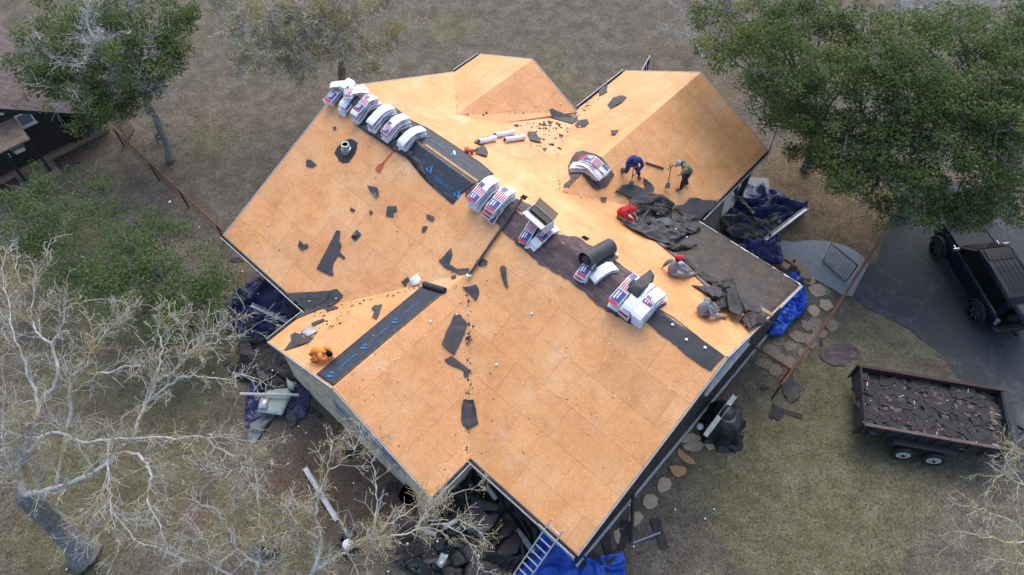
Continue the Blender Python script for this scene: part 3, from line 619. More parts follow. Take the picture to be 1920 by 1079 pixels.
# ================================================================ wrapped shingle bundles
def bundle(cu, cv, z0, ang, label, group, Ln=1.1, Wd=.40, T=.085, pr=None, sag=.0):
    au, av = math.cos(ang), math.sin(ang); bu, bv = -av, au
    def zb(l, wv):
        s = 0
        for k in (-.14, 0, .14):
            u, v = cu+au*(l+k)+bu*wv, cv+av*(l+k)+bv*wv; s += roofz(u, v)
        s = s/3+.04; st = min(.5, z0*.9); c0_ = roofz(cu, cv)-.03; return s+(c0_-s)*st*(1 if abs(math.sin(ang)) > .5 else .4)
    nx = 12; sec = [(-.5, .1), (-.48, 0), (.48, 0), (.5, .1), (.5, .85), (.47, 1), (-.47, 1), (-.5, .85)]
    P0 = W(cu, cv, zb(0, 0)+z0); o = thing('shingle_bundle', P0, label, 'shingle bundle', group)
    jx = [random.uniform(-.018, .018) for _ in range(40)]
    def S_(i, j, l, wv, h):
        u, v = cu+au*l+bu*wv, cv+av*l+bv*wv; return W(u, v, zb(l, 0)+z0+h-sag*l*l)
    mb = MB(); n = len(sec); vs = []
    for i in range(nx+1):
        l = (i/nx-.5)*Ln; k = .55 if i in (0, nx) else 1
        for j, (a, h) in enumerate(sec): vs.append(S_(i, j, l+(jx[j] if i in (0, nx) else 0), a*Wd*(.93 if k < 1 else 1)+jx[(i*3+j) % 40]*.5, (h*k+(1-k)*.25)*T+jx[(i+j) % 40]*.3))
    fs = [(i*n+j, i*n+(j+1) % n, (i+1)*n+(j+1) % n, (i+1)*n+j) for i in range(nx) for j in range(n)]+[tuple(range(n))[::-1], tuple(nx*n+j for j in range(n))]
    fs = [f[::-1] for f in fs]
    mb.add(vs, fs); mb.build('wrapper', M['wrap'], o, smooth=False)
    # dark shingle edges showing at the wrapper's open sides
    e = MB()
    for s in (-1, 1):
        l0, l1 = -Ln*.42, Ln*.30
        q = []
        for i in range(7):
            l = l0+(l1-l0)*i/6
            q += [S_(0, 0, l, s*(Wd*.5+.004), T*.3), S_(0, 0, l, s*(Wd*.5+.004), T*.68)]
        e.add(q, [(2*i, 2*i+1, 2*i+3, 2*i+2) for i in range(6)]+[(2*i+2, 2*i+3, 2*i+1, 2*i) for i in range(0)])
    e.build('shingle_edge', M['p_navy'] if random.random() < .5 else M['deb_dark'], o)
    if pr:
        m = MB(); ta, tb = pr
        def quad(l0, l1, w0, w1, mi):
            k = 3; q = []
            for i in range(k+1):
                l = l0+(l1-l0)*i/k; q += [S_(0, 0, l, w0, T+.012+.006*(mi == 2)), S_(0, 0, l, w1, T+.012+.006*(mi == 2))]
            m.add(q, [(2*i, 2*i+1, 2*i+3, 2*i+2) for i in range(k)], mi)
        a = ta*Ln; w_ = Wd*.42; L_ = (tb-ta)*Ln
        quad(a, a+L_*.33, -w_, w_, 1)                       # blue panel
        quad(a+L_*.04, a+L_*.29, w_*.4, w_*.7, 2); quad(a+L_*.08, a+L_*.29, -w_*.1, w_*.15, 2)
        quad(a-L_*.12, a-L_*.02, -w_, w_, 0)                # red band
        for k in range(5): quad(a+L_*.36, a+L_*.72, -w_+k*w_*.42, -w_+k*w_*.42+w_*.2, 0)   # stripes
        quad(a+L_*.74, a+L_, 0, w_, 1)
        for k in range(3):
            for j in range(2): quad(a+L_*(.77+.075*k), a+L_*(.795+.075*k), w_*(.25+.35*j), w_*(.36+.35*j), 2)
        m.build('label_print', [M['p_red'], M['p_navy'], M['p_white']], o)
    return o
ORD = ['bottom', 'second lowest', 'third lowest', 'fourth lowest', 'fifth lowest', 'sixth lowest', 'seventh lowest', 'eighth lowest']
def stack(px, py, n, ang, where, prs=None, jit=.05, h=.35, Ln=1.1, Wd=.4, T=.085):
    u, v = LL2(px, py, h)
    for k in range(n):
        nm = 'top' if k == n-1 and n > 1 else ORD[k]
        pr = prs if (k == n-1) else ((-.45, .0) if random.random() < .4 else None)
        bundle(u+random.uniform(-jit, jit), v+random.uniform(-jit, jit), k*(T+.014), ang+random.uniform(-.07, .07),
               f'{nm} white bundle in {where}', 'wrapped shingle bundles stacked on the roof', Ln, Wd, T, pr)
def LL2(x, y, h): a = L(RF(x, y, h)); return a[0], a[1]
HP = math.pi/2
stack(637, 167, 4, HP, 'the messy stack at the far ridge end', (-.4, .4), .1, .3, 1.3)
stack(659, 180, 4, HP+.1, 'the heap second from the far ridge end', None, .12, .3, 1.2)
stack(683, 193, 5, HP, 'the heap third from the far ridge end', (-.3, .3), .08, .4, 1.25)
stack(714, 213, 5, HP, 'the uppermost of three neat curved stacks', None, .03, .4, 1.25)
stack(741, 231, 5, HP, 'the middle of three neat curved stacks', (-.45, -.1), .03, .4, 1.25)
stack(771, 250, 4, HP, 'the lowest of three neat curved stacks', None, .03, .35, 1.2)
stack(908, 352, 5, HP, 'the double stack above the brown shingles, far column', (-.45, .1), .05, .42, 1.35, .46)
stack(936, 372, 5, HP, 'the double stack above the brown shingles, near column', (-.4, .35), .05, .42, 1.3, .46)
stack(995, 428, 2, HP+.15, 'the low pile under the white carton, left column', (-.45, .35), .04, .15, 1.15)
stack(1022, 440, 2, HP-.15, 'the low pile under the white carton, right column', (-.2, .4), .06, .15, 1.1)
stack(1105, 494, 3, HP+.05, 'the pile under the black felt roll, left column', (-.4, .3), .04, .22, 1.15)
stack(1130, 505, 2, HP-.2, 'the pile under the black felt roll, right column', None, .06, .18, 1.0)
stack(1176, 538, 5, HP, 'the big stack below the brown shingles, far column', (-.45, .45), .04, .42, 1.35, .42)
stack(1198, 552, 5, HP, 'the big stack below the brown shingles, middle column', None, .04, .42, 1.35, .42)
stack(1219, 566, 5, HP, 'the big stack below the brown shingles, near column', (-.1, .1), .04, .42, 1.35, .42)
stack(1100, 312, 3, .25, 'the lower half of the upper right ridge pile', None, .1, .2, 1.15)
u, v = LL2(1112, 308, .4)
for k, (a, pr) in enumerate(((.05, None), (-.1, (-.45, .45)), (.12, (-.4, .45)))):
    bundle(u+(k-1)*.03, v+(k-1)*.14, .27+.05*k, a, ['lower', 'middle', 'uppermost'][k]+' flag printed bundle on top of the crooked pile on the upper right ridge', 'wrapped shingle bundles stacked on the roof', 1.2, .4, .085, pr)
for k, (x, y, an, hh, pr) in enumerate(((640, 160, .7, .42, None), (655, 168, 2.3, .5, (-.4, .1)), (668, 172, 1.0, .46, None), (627, 180, 1.3, .22, (-.4, .0)))):
    u, v = LL2(x, y, hh); bundle(u, v, hh, an, ['crosswise', 'slanting', 'tilted', 'outermost'][k]+' white bundle thrown on the messy pile at the far ridge end', 'wrapped shingle bundles stacked on the roof', .95, .36, .08, pr)
# torn wrapper pieces
sheet('torn_wrapper', rpx(Z5([(585, 1000), (600, 975), (660, 950), (710, 950), (690, 975), (620, 1005)])), M['wrap'], rz, .06, .005, .1, amp=.06, freq=4, label='crumpled white strip of torn bundle wrapper below the white carton', cat='wrapper')
sheet('torn_wrapper', rpx([(1128, 482), (1160, 480), (1148, 497), (1135, 508)]), M['wrap'], rz, .12, .005, .1, amp=.1, freq=4, label='torn white wrapper flapping beside the black felt roll', cat='wrapper')
sheet('brown_rag', [RF(x, y, .42) for x, y in [(641, 160), (655, 159), (655, 172), (645, 174)]], M['mulch'], lambda x, y: rz(x, y)+.42, .0, .01, .1, amp=.15, freq=5, label='crumpled brown rag on the messy bundles at the far ridge end', cat='rag')
sheet('felt_scrap', [RF(x, y, .36) for x, y in [(668, 180), (677, 185), (665, 200), (655, 194)]], M['felt'], lambda x, y: rz(x, y)+.38, .0, .01, .1, amp=.05, freq=4, label='small grey felt scrap on the messy bundles at the far ridge end', cat='felt scrap')
for i, (x, y) in enumerate(((672, 170), (650, 160))):
    P = RF(x, y, .45); mb = MB(); mb.box(P, (.62, .36, .24), rot(YAW+1.2+i*.5)); o = mb.build('wrapped_parcel', M['wrap'], bevel=.05)
    tag(o, ['plump white parcel lying on the third heap near the far ridge end', 'white parcel on the outermost messy heap at the far ridge end'][i], 'parcel')
# white carton with open flap
P = RF(1012, 418, .28); Mx = rot(YAW-.12); ct = thing('open_carton', P, 'long white carton with one open brown flap standing on a low bundle pile', 'box')
c0 = P+Vector((0, 0, .22))
def bx(c, d): return (Mx @ Vector(c), d)
m1 = MB()
for c, d in (((0, -.2, 0), (1.0, .012, .4)), ((0, .2, 0), (1.0, .012, .4)), ((-.5, 0, 0), (.012, .39, .4)), ((.5, 0, 0), (.012, .39, .4)), ((0, 0, -.19), (.98, .38, .012))): m1.box(c0+Mx @ Vector(c), d, Mx)
m1.build('box_body', M['carton'], ct)
m1 = MB(); m1.box(c0+Mx @ Vector((0, .30, .30)), (.98, .012, .3), Mx @ Matrix.Rotation(-.75, 3, 'X')); m1.build('flap', M['cardboard'], ct)
m1 = MB(); m1.box(c0+Mx @ Vector((0, -.30, .18)), (.98, .012, .22), Mx @ Matrix.Rotation(1.3, 3, 'X')); m1.build('flap', M['carton'], ct)
m1 = MB(); m1.box(c0+Mx @ Vector((0, .05, .02)), (.9, .2, .3), Mx); m1.build('contents', M['felt_dark'], ct)
# felt roll on the pile
a, b2 = RF(1096, 489, .52), RF(1145, 462, .52); rt = thing('felt_roll', (a+b2)/2-Vector((0, 0, .3)), 'thick loose roll of black felt lying across the wrapped pile', 'felt roll')
m1 = MB(); m1.tube([a, b2], .29, 24, cap=False); m1.tube([b2, a], .265, 24, cap=False); m1.tube([a+(b2-a)*.02, b2-(b2-a)*.02], .17, 16); m1.build('felt_layers', M['felt'], rt, smooth=True)
d = (b2-a).normalized(); sd_ = Vector((0, 0, 1)).cross(d).normalized()
m1 = MB(); m1.beam(a+sd_*-.32-Vector((0, 0, .2)), b2+sd_*-.34-Vector((0, 0, .2)), .22, .02); m1.build('loose_end', M['felt'], rt)
hs = .50
sheet('torn_felt_sheet', [RF(x, y, hs) for x, y in Z8([(1195, 350), (1260, 290), (1345, 222), (1372, 262), (1362, 305), (1300, 365), (1262, 412), (1240, 395)])], M['felt'], lambda x, y: rz(x, y)+hs, 0, .012, .12, amp=.12, freq=2, label='folded grey felt piece draped over the big bundle stack', cat='felt sheet')
sheet('torn_felt_sheet', [RF(x, y, .46) for x, y in Z8([(1165, 370), (1230, 290), (1290, 265), (1290, 300), (1200, 350), (1235, 410), (1210, 410)])], M['felt_dark'], lambda x, y: rz(x, y)+.47, 0, .012, .12, amp=.05, freq=2, label='darker felt piece under the folded one on the big bundle stack', cat='felt sheet')
# ================================================================ loose felt scraps on the deck
SCR = [(Z4, [(1185, 110), (1255, 125), (1270, 180), (1250, 205), (1210, 160)], 'dark leaf shaped felt scrap below the hanging underlayment flap'),
 (Z4, [(1330, 265), (1395, 260), (1400, 300), (1355, 310), (1372, 345), (1320, 330)], 'torn hook shaped shingle scrap in the middle of the big left slope'),
 (Z4, [(1070, 270), (1100, 290), (1082, 305), (1060, 288)], 'tiny square shingle crumb in the middle of the big left slope'),
 (Z4, [(1205, 290), (1226, 303), (1215, 325), (1200, 315)], 'tiny diamond shingle crumb beside the hook shaped scrap'),
 (Z4, [(1610, 318), (1640, 325), (1672, 340), (1662, 368), (1645, 370), (1612, 347)], 'small ragged felt scrap halfway between the hook shaped scrap and the old shingles'),
 (Z4, [(1585, 407), (1622, 405), (1602, 445), (1575, 450)], 'small folded felt scrap below the ragged one'),
 (Z4, [(965, 438), (990, 440), (985, 510), (1000, 540), (985, 590), (1028, 630), (1015, 645), (975, 615), (945, 665), (935, 720), (945, 758), (915, 760), (820, 710)], 'long dark felt sheet shaped like a boot on the big left slope'),
 (Z4, [(1110, 430), (1143, 465), (1102, 513), (1067, 480)], 'square black vent flashing lying loose beside the long felt sheet'),
 (Z4, [(700, 506), (730, 540), (755, 533), (763, 558), (710, 580), (686, 548)], 'small torn shingle scrap near the left gutter'),
 (Z4, [(1790, 563), (1800, 610), (1775, 680), (1840, 712), (1920, 706), (1915, 750), (1850, 752), (1740, 702), (1700, 655)], 'bent felt scrap like a boomerang at the lower end of the long pole'),
 (Z4, [(690, 935), (812, 930), (803, 975), (850, 960), (902, 928), (925, 870), (965, 857), (1012, 905), (975, 945), (935, 975), (850, 1000), (770, 1030), (672, 1072), (655, 1040), (705, 1000)], 'large torn felt piece hanging over the left inside corner of the eave'),
 (Z4, [(1240, 975), (1292, 965), (1270, 1040), (1250, 1077), (1222, 1060), (1235, 1020), (1215, 1000)], 'narrow notched felt scrap left of the printed strip on the lower gable'),
 (Z4, [(1430, 808), (1475, 770), (1492, 790), (1455, 838)], 'small felt rectangle touching the white square board'),
 (Z1, [(675, 922), (700, 925), (745, 960), (715, 982), (668, 970)], 'ragged felt scrap below the roof vent pipe'),
 (Z1, [(862, 690), (882, 685), (886, 708), (866, 712)], 'tiny dark crumb above the roof vent pipe'),
 (Z8, [(160, 335), (245, 318), (262, 350), (265, 375), (245, 425), (205, 385)], 'fan shaped felt scrap at the top of the lower valley'),
 (Z8, [(395, 215), (415, 198), (435, 215), (438, 280), (447, 345), (430, 335), (405, 270)], 'slim upright felt scrap right of the lower valley'),
 (Z8, [(110, 505), (150, 510), (160, 530), (195, 570), (165, 650), (110, 765), (70, 735), (30, 695), (60, 610)], 'large rectangular felt sheet left of the lower valley'),
 (Z8, [(45, 795), (90, 770), (125, 795), (215, 862), (200, 878), (110, 840), (75, 825)], 'wedge shaped felt scrap crossing the lower valley'),
 (lambda p: p, [(870, 750), (888, 752), (897, 795), (877, 807), (865, 790), (866, 765)], 'upright felt sheet near the bottom of the lower valley'),
 (Z8, [(245, 168), (290, 155), (318, 175), (305, 200), (265, 203)], 'small felt patch beside the lower end of the long pole'),
 (Z8, [(180, 655), (203, 652), (206, 692), (186, 695)], 'tiny felt crumb on the lower valley line'),
 (Z8, [(85, 270), (115, 258), (118, 275), (92, 283)], 'tiny felt crumb below the boomerang scrap'),
 (Z8, [(166, 872), (200, 870), (196, 905), (170, 905)], 'small felt square below the wedge shaped scrap in the lower valley'),
 (Z7, [(585, 530), (640, 460), (632, 420), (665, 400), (712, 418), (740, 442), (800, 430), (832, 388), (770, 470), (650, 512)], 'arrow shaped felt scrap left of the man in orange'),
 (Z7, [(780, 340), (870, 300), (880, 315), (800, 355)], 'thin felt shred above the man in orange'),
 (Z7, [(870, 225), (960, 210), (980, 225), (900, 248)], 'small felt shred near the valley above the man in orange'),
 (Z2, [(885, 562), (905, 555), (930, 572), (1010, 598), (1082, 610), (1092, 640), (1050, 662), (905, 622)], 'long dark felt band in the upper valley between the two back gables'),
 (Z2, [(1065, 672), (1100, 640), (1130, 648), (1155, 632), (1168, 660), (1130, 692), (1080, 692)], 'dark felt scrap with a white cap on it in the upper valley'),
 (Z2, [(725, 730), (775, 720), (800, 760), (828, 805), (745, 785)], 'triangular felt scrap right of the three white rolls'),
 (Z2, [(1300, 532), (1340, 480), (1400, 460), (1385, 500), (1410, 490), (1440, 475), (1405, 512), (1325, 556)], 'glove shaped felt scrap on the upper right gable'),
 (Z2, [(1325, 715), (1380, 710), (1355, 746), (1328, 745)], 'small felt scrap below the glove shaped one'),
 (Z2, [(1212, 400), (1265, 395), (1297, 440), (1240, 466)], 'dark felt scrap hanging at the eave of the upper right gable'),
 (Z2, [(352, 840), (420, 830), (442, 870), (436, 906), (352, 880)], 'felt scrap under the small orange tool'),
 (Z2, [(360, 778), (340, 800), (400, 825), (420, 810)], 'dark felt shred left of the first white roll'),
 (Z2, [(835, 840), (865, 838), (850, 862)], 'tiny felt triangle below the triangular scrap'),
 (Z3, [(92, 825), (120, 760), (150, 722), (205, 705), (345, 760), (430, 880), (372, 968), (305, 992), (262, 960), (190, 872), (100, 970), (62, 970), (65, 948), (150, 888), (105, 880)], 'large patch of torn old shingles under the crooked bundle pile'),
 (Z3, [(630, 905), (655, 920), (700, 950), (720, 990), (690, 1012), (645, 1000), (650, 960)], 'curved felt scrap just below the man in blue'),
 (Z3, [(332, 1040), (375, 1045), (370, 1075), (340, 1078)], 'small felt crumb left of the man in the red hood'),
 (Z5, [(755, 88), (795, 92), (775, 115)], 'tiny felt crumb beside the upper valley crossing'),
 (Z6, [(985, 368), (1060, 375), (1150, 372), (1195, 395), (1180, 470), (1110, 455), (1060, 415)], 'felt piece lying behind the head of the dark haired man in grey'),
]
for fz, pts, lb in SCR:
    big = 'large' in lb or 'long dark' in lb
    mt = M['oldshingle'] if 'old shingles' in lb else M['felt']
    sheet('felt_scrap', rpx(fz(pts)), mt, rz, .03, .012, .16, amp=.03, freq=2.5, curl=.12 if not big else .05, jag=.012, step=.12, label=lb, cat='felt scrap' if 'flashing' not in lb else 'flashing', group='torn felt scraps lying on the stripped deck', uv=ruv if mt is M['oldshingle'] else None, smooth=False)
P = RF(*Z4([(1100, 472)])[0]); mb = MB(); mb.tube([P+Vector((0, 0, .03)), P+Vector((0, 0, .12))], [.12, .08], 12); tag(mb.build('vent_cap', M['dark']), 'little round black cap standing on the loose square flashing', 'vent cap')
# heaps of torn felt on the low right part
def Za(p): return zz(1130, 340, 7.71, p)
def Zb(p): return zz(1200, 450, 5.68, p)
def heap(pts, mt, h, amp, lb, fr=1.3, off=.05, ridged=True, curl=.15):
    return sheet('torn_felt_sheet', [RF(x, y, h*.4) for x, y in pts], mt, (lambda x, y: rz(x, y)+h*.5), off, .012, .08, amp=amp, freq=fr, curl=curl, jag=.03, step=.2, ridged=ridged, label=lb, cat='felt sheet', group='torn felt heaped on the right side of the roof', smooth=True)
heap(Za([(280, 75), (360, 60), (430, 65), (590, 120), (612, 165), (740, 195), (885, 205), (840, 242), (560, 252), (400, 262), (320, 210), (180, 195), (180, 172), (275, 180)]), M['felt'], .04, .06, 'flat dark felt sheet under the shovel of the man in blue', ridged=False)
heap(Za([(400, 410), (520, 365), (820, 320), (900, 318), (1035, 375), (990, 440), (1000, 560), (700, 575), (560, 550), (440, 520), (380, 440)]), M['felt_dark'], .05, .34, 'black crumpled hollow of torn felt beside the man in the red hood', 1.6)
heap(Za([(370, 300), (480, 255), (680, 248), (830, 250), (1000, 315), (1030, 365), (905, 345), (820, 320), (700, 368), (500, 368), (395, 412)]), M['felt'], .35, .3, 'long curved felt band arching behind the crumpled hollow', .8, ridged=False)
heap(Za([(1160, 370), (1200, 320), (1255, 255), (1400, 275), (1640, 302), (1600, 440), (1540, 600), (1260, 590), (1180, 490), (1000, 430), (1045, 365)]), M['felt'], .05, .12, 'wide flat felt sheet bridging the upper right eave and the low roof', .8, ridged=False)
heap(Za([(270, 612), (400, 600), (560, 560), (760, 610), (1000, 600), (1040, 700), (1330, 760), (1200, 810), (1000, 945), (800, 880), (640, 820), (440, 722)]), M['felt'], .08, .28, 'broad wrinkled felt sheet in front of the man in the red hood', 1.0)
heap(Za([(560, 550), (700, 560), (640, 600), (720, 640), (600, 680), (500, 560)]), M['felt_dark'], .2, .2, 'small folded felt piece at the feet of the man in the red hood', 2)
heap(Za([(700, 575), (860, 545), (960, 575), (1060, 690), (900, 685), (760, 625)]), pm('felt_pale', (.085, .1, .115), (.06, .07, .08), 4, .5), .3, .15, 'pale grey folded felt piece in the middle of the right felt heap', 1.5, ridged=False)
heap(Za([(730, 430), (800, 350), (900, 380), (880, 440), (960, 480), (860, 540), (740, 500)]), M['felt'], .3, .3, 'upright crumpled felt piece inside the black hollow', 2.2)
heap(Za([(560, 540), (640, 420), (760, 370), (700, 420), (620, 540)]), M['felt'], .35, .15, 'curved felt tongue inside the black hollow', 1.5, ridged=False)
heap(Za([(1050, 560), (1180, 500), (1300, 620), (1420, 700), (1340, 765), (1180, 720)]), M['felt'], .12, .2, 'buckled felt piece on the upper end of the brown low roof', 1.2)
heap(Zb([(250, 80), (350, 55), (480, 60), (620, 75), (500, 110), (360, 130)]), M['felt_dark'], .1, .2, 'lifted felt edge just behind the red cap', 1.5)
heap(Zb([(410, 190), (520, 230), (600, 330), (760, 400), (860, 500), (780, 500), (640, 400), (540, 300)]), M['felt_dark'], .05, .15, 'long buckled felt edge beside the man in the red cap', 1.2)
heap(Zb([(680, 550), (780, 500), (860, 540), (890, 620), (830, 650), (760, 640)]), M['felt'], .22, .15, 'rounded felt bulge behind the dark haired man in grey', 1.0, ridged=False)
heap(Zb([(850, 460), (920, 425), (980, 455), (1010, 520), (1040, 612), (960, 540), (880, 530)]), M['felt_dark'], .3, .3, 'black arched felt fold standing up on the brown low roof', 1.4)
heap(Zb([(890, 560), (1000, 528), (1040, 620), (1095, 800), (1060, 865), (960, 810), (925, 780)]), M['felt_dark'], .35, .25, 'bulky rolled felt length beside the dark haired man in grey', .7, ridged=False)
heap(Zb([(1045, 630), (1150, 650), (1290, 740), (1250, 800), (1180, 770), (1110, 800), (1090, 740)]), M['felt'], .08, .2, 'torn felt flap between the rolled length and the low roof corner', 1.3)
heap(Zb([(1060, 860), (1110, 800), (1200, 780), (1290, 840), (1370, 900), (1380, 960), (1250, 925), (1165, 985), (1120, 930)]), M['felt_dark'], .06, .16, 'felt drooping over the right rake near the pale wood block', 1.2)
heap(Zb([(820, 640), (900, 640), (930, 760), (830, 760), (790, 700)]), M['felt_dark'], .1, .2, 'small crumpled felt piece at the hands of the dark haired man', 2)
mb = MB(); P = RF(1437, 585, .06); mb.box(P, (.5, .15, .06), rot(YAW+.05)); tag(mb.build('wood_block', M['wood'], bevel=.01), 'short pale wood block at the corner of the low roof', 'wood block')
# ================================================================ small things on the roof
b2 = RF(879, 517, .12); r_ = RF(962, 397, .12); a = r_+(r_-b2).normalized()*.55
mb = MB(); mb.tube([a, b2], .055, 8); o = mb.build('long_pole', M['felt']); tag(o, 'long dark grey pole lying from the ridge down to the lower valley', 'pole')
mb = MB(); mb.box(b2, (.16, .12, .1), rot(.4)); x = mb.build('end_cap', M['white'], o)
sheet('white_board', rpx(Z4([(1488, 790), (1545, 754), (1570, 785), (1562, 825), (1505, 840)])), M['white'], rz, .07, .04, .3, label='white square board beside the end of the printed roll', cat='board', amp=.01)
sheet('plastic_sheet', rpx(Z7([(705, 402), (765, 355), (828, 392), (760, 437)])), pm('pale_plastic', (.5, .5, .52), (.42, .41, .42), 6, .3), rz, .05, .006, .2, amp=.05, freq=3, label='pale crinkled plastic sheet above the man in orange', cat='plastic sheet')
mb = MB(); P1, P2 = RF(*Z3([(655, 788)])[0], .03), RF(*Z3([(785, 830)])[0], .03); mb.beam(P1, P2, .07, .035); tag(mb.build('pry_bar', M['rustdark']), 'dark wooden lath lying between the man in blue and the man in olive', 'lath')
for i, (p, q) in enumerate((((375, 790), (492, 766)), ((492, 744), (622, 722)), ((562, 778), (702, 756)))):
    a, b2 = RF(*Z2([p])[0], .12), RF(*Z2([q])[0], .12)
    o = thing('membrane_roll', (a+b2)/2-Vector((0, 0, .12)), 'wrapped white membrane roll, '+['the left one with its dark end towards the orange tool', 'the upper one behind the other two', 'the right one nearest the triangular scrap'][i], 'roll', 'white wrapped membrane rolls')
    d = b2-a; mb = MB(); mb.tube([a, a+d*.16], .125, 14); mb.tube([b2-d*.16, b2], .125, 14); mb.tube([a+d*.155, b2-d*.155], .118, 14); mb.build('wrapper', M['wrap'], o)
    mb = MB(); s2 = Vector((0, 0, 1)).cross(d).normalized()
    mb.beam(a+d*.18+Vector((0, 0, .105))+s2*.03, b2-d*.18+Vector((0, 0, .105))+s2*.03, .07, .03); mb.tube([a-d*.006, a+d*.02], .07, 10); mb.build('dark_band', M['felt_dark'], o)
P = RF(880, 284, .08); o = thing('power_tool', P-Vector((0, 0, .08)), 'small orange red tool lying on the edge of the printed underlayment', 'tool')
mb = MB(); mb.tube([P+Vector((-.16, .04, 0)), P+Vector((.16, -.02, .02))], [.11, .1], 10); mb.tube([P+Vector((.05, 0, 0)), P+Vector((.0, -.25, 0))], .06, 8); mb.box(P+Vector((-.1, .12, .02)), (.16, .14, .12), rot(.5)); mb.build('tool_body', M['handle_red'], o)
mb = MB(); mb.tube([P+Vector((.1, .02, 0)), P+Vector((.34, .05, 0))], [.05, .03], 8); mb.box(P+Vector((-.02, -.27, 0)), (.16, .09, .1), rot(.1)); mb.build('tool_nose', M['dark'], o)
P = RF(852, 287, .05); mb = MB(); mb.tube([P+Vector((-.02, .09, 0)), P, P+Vector((.02, -.09, 0)), P+Vector((.025, -.13, 0))], [.045, .045, .04, .02], 10); tag(mb.build('white_bottle', M['white']), 'small white bottle lying on the printed underlayment', 'bottle')
def shovel(tip, top, label, blade_w=.22, Dg=True, col='handle_red', blade='metal'):
    o = thing('shovel', tip, label, 'shovel'); d = (top-tip); l = d.length; d.normalize(); s2 = Vector((0, 0, 1)).cross(d)
    if s2.length < .1: s2 = Vector((1, 0, 0))
    s2.normalize(); n2 = d.cross(s2); Mx = Matrix((s2, n2, d)).transposed()
    mb = MB(); mb.tube([tip+d*.28, top], .02, 8); mb.build('shaft', M[col], o)
    mb = MB(); mb.box(tip+d*.15, (blade_w, .015, .3), Mx, tp=.7); mb.tube([tip+d*.25, tip+d*.42], [.035, .022], 8); mb.build('blade', M[blade], o)
    mb = MB(); mb.tube([top+s2*.07, top+s2*.07+d*.1, top-s2*.07+d*.1, top-s2*.07, top+s2*.07], .015, 6); mb.build('grip', M['dark'], o)
    return o
shovel(RF(707, 320, .04), RF(745, 273, .06), 'red handled shovel lying on the left slope below the curved stacks', .26, blade='handle_red')
# flags on the eaves
def flag(base, tip, label, w_=.75, h_=.5, k=0):
    o = thing('flag', base, label, 'flag', 'flags on white poles at the porch roof'); d = (tip-base); l = d.length; d.normalize()
    mb = MB(); mb.tube([base, tip], .022, 8); mb.ell(tip, (.04, .04, .04)); mb.build('flag_pole', M['white'], o)
    mb = MB(); nu, nv = 13, 12; vs = []
    sw = Vector((.25, -.1, 0))
    for i in range(nu+1):
        for j in range(nv+1):
            a, b_ = i/nu, j/nv; p = tip-d*(.08+a*.75*l)-Vector((0, 0, 1))*b_*.62+sw*(b_*.3+.06*math.sin(a*11+b_*3))+Vector((.05*math.sin(a*14), 0, 0)); vs.append(p)
    m = []; fs = []
    for i in range(nu):
        for j in range(nv):
            fs.append((i*(nv+1)+j, i*(nv+1)+j+1, (i+1)*(nv+1)+j+1, (i+1)*(nv+1)+j))
            m.append(1 if (i < 6 and j < 6) else (0 if i % 2 == 0 else 2))
    for f, q in zip(fs, m): mb.add([vs[i] for i in f], [(0, 1, 2, 3)], q)
    fo = mb.build('flag_cloth', [M['p_red'], M['p_navy'], M['p_white']], o); s_ = fo.modifiers.new('s', 'SOLIDIFY'); s_.thickness = .006
flag(W(*[onplane(1203, 134, (0, 1, 0), VD+.05)[0], VD+.05], ZED+.5), G(1218, 106, ZR+ZED+.75), 'flag on a white pole at the far eave of the upper right gable')
flag(W(UD2+.05, VD-.15, ZED-.35), G(1458, 233, ZR+ZED+.35), 'striped flag on a white pole at the right corner of the upper right gable')
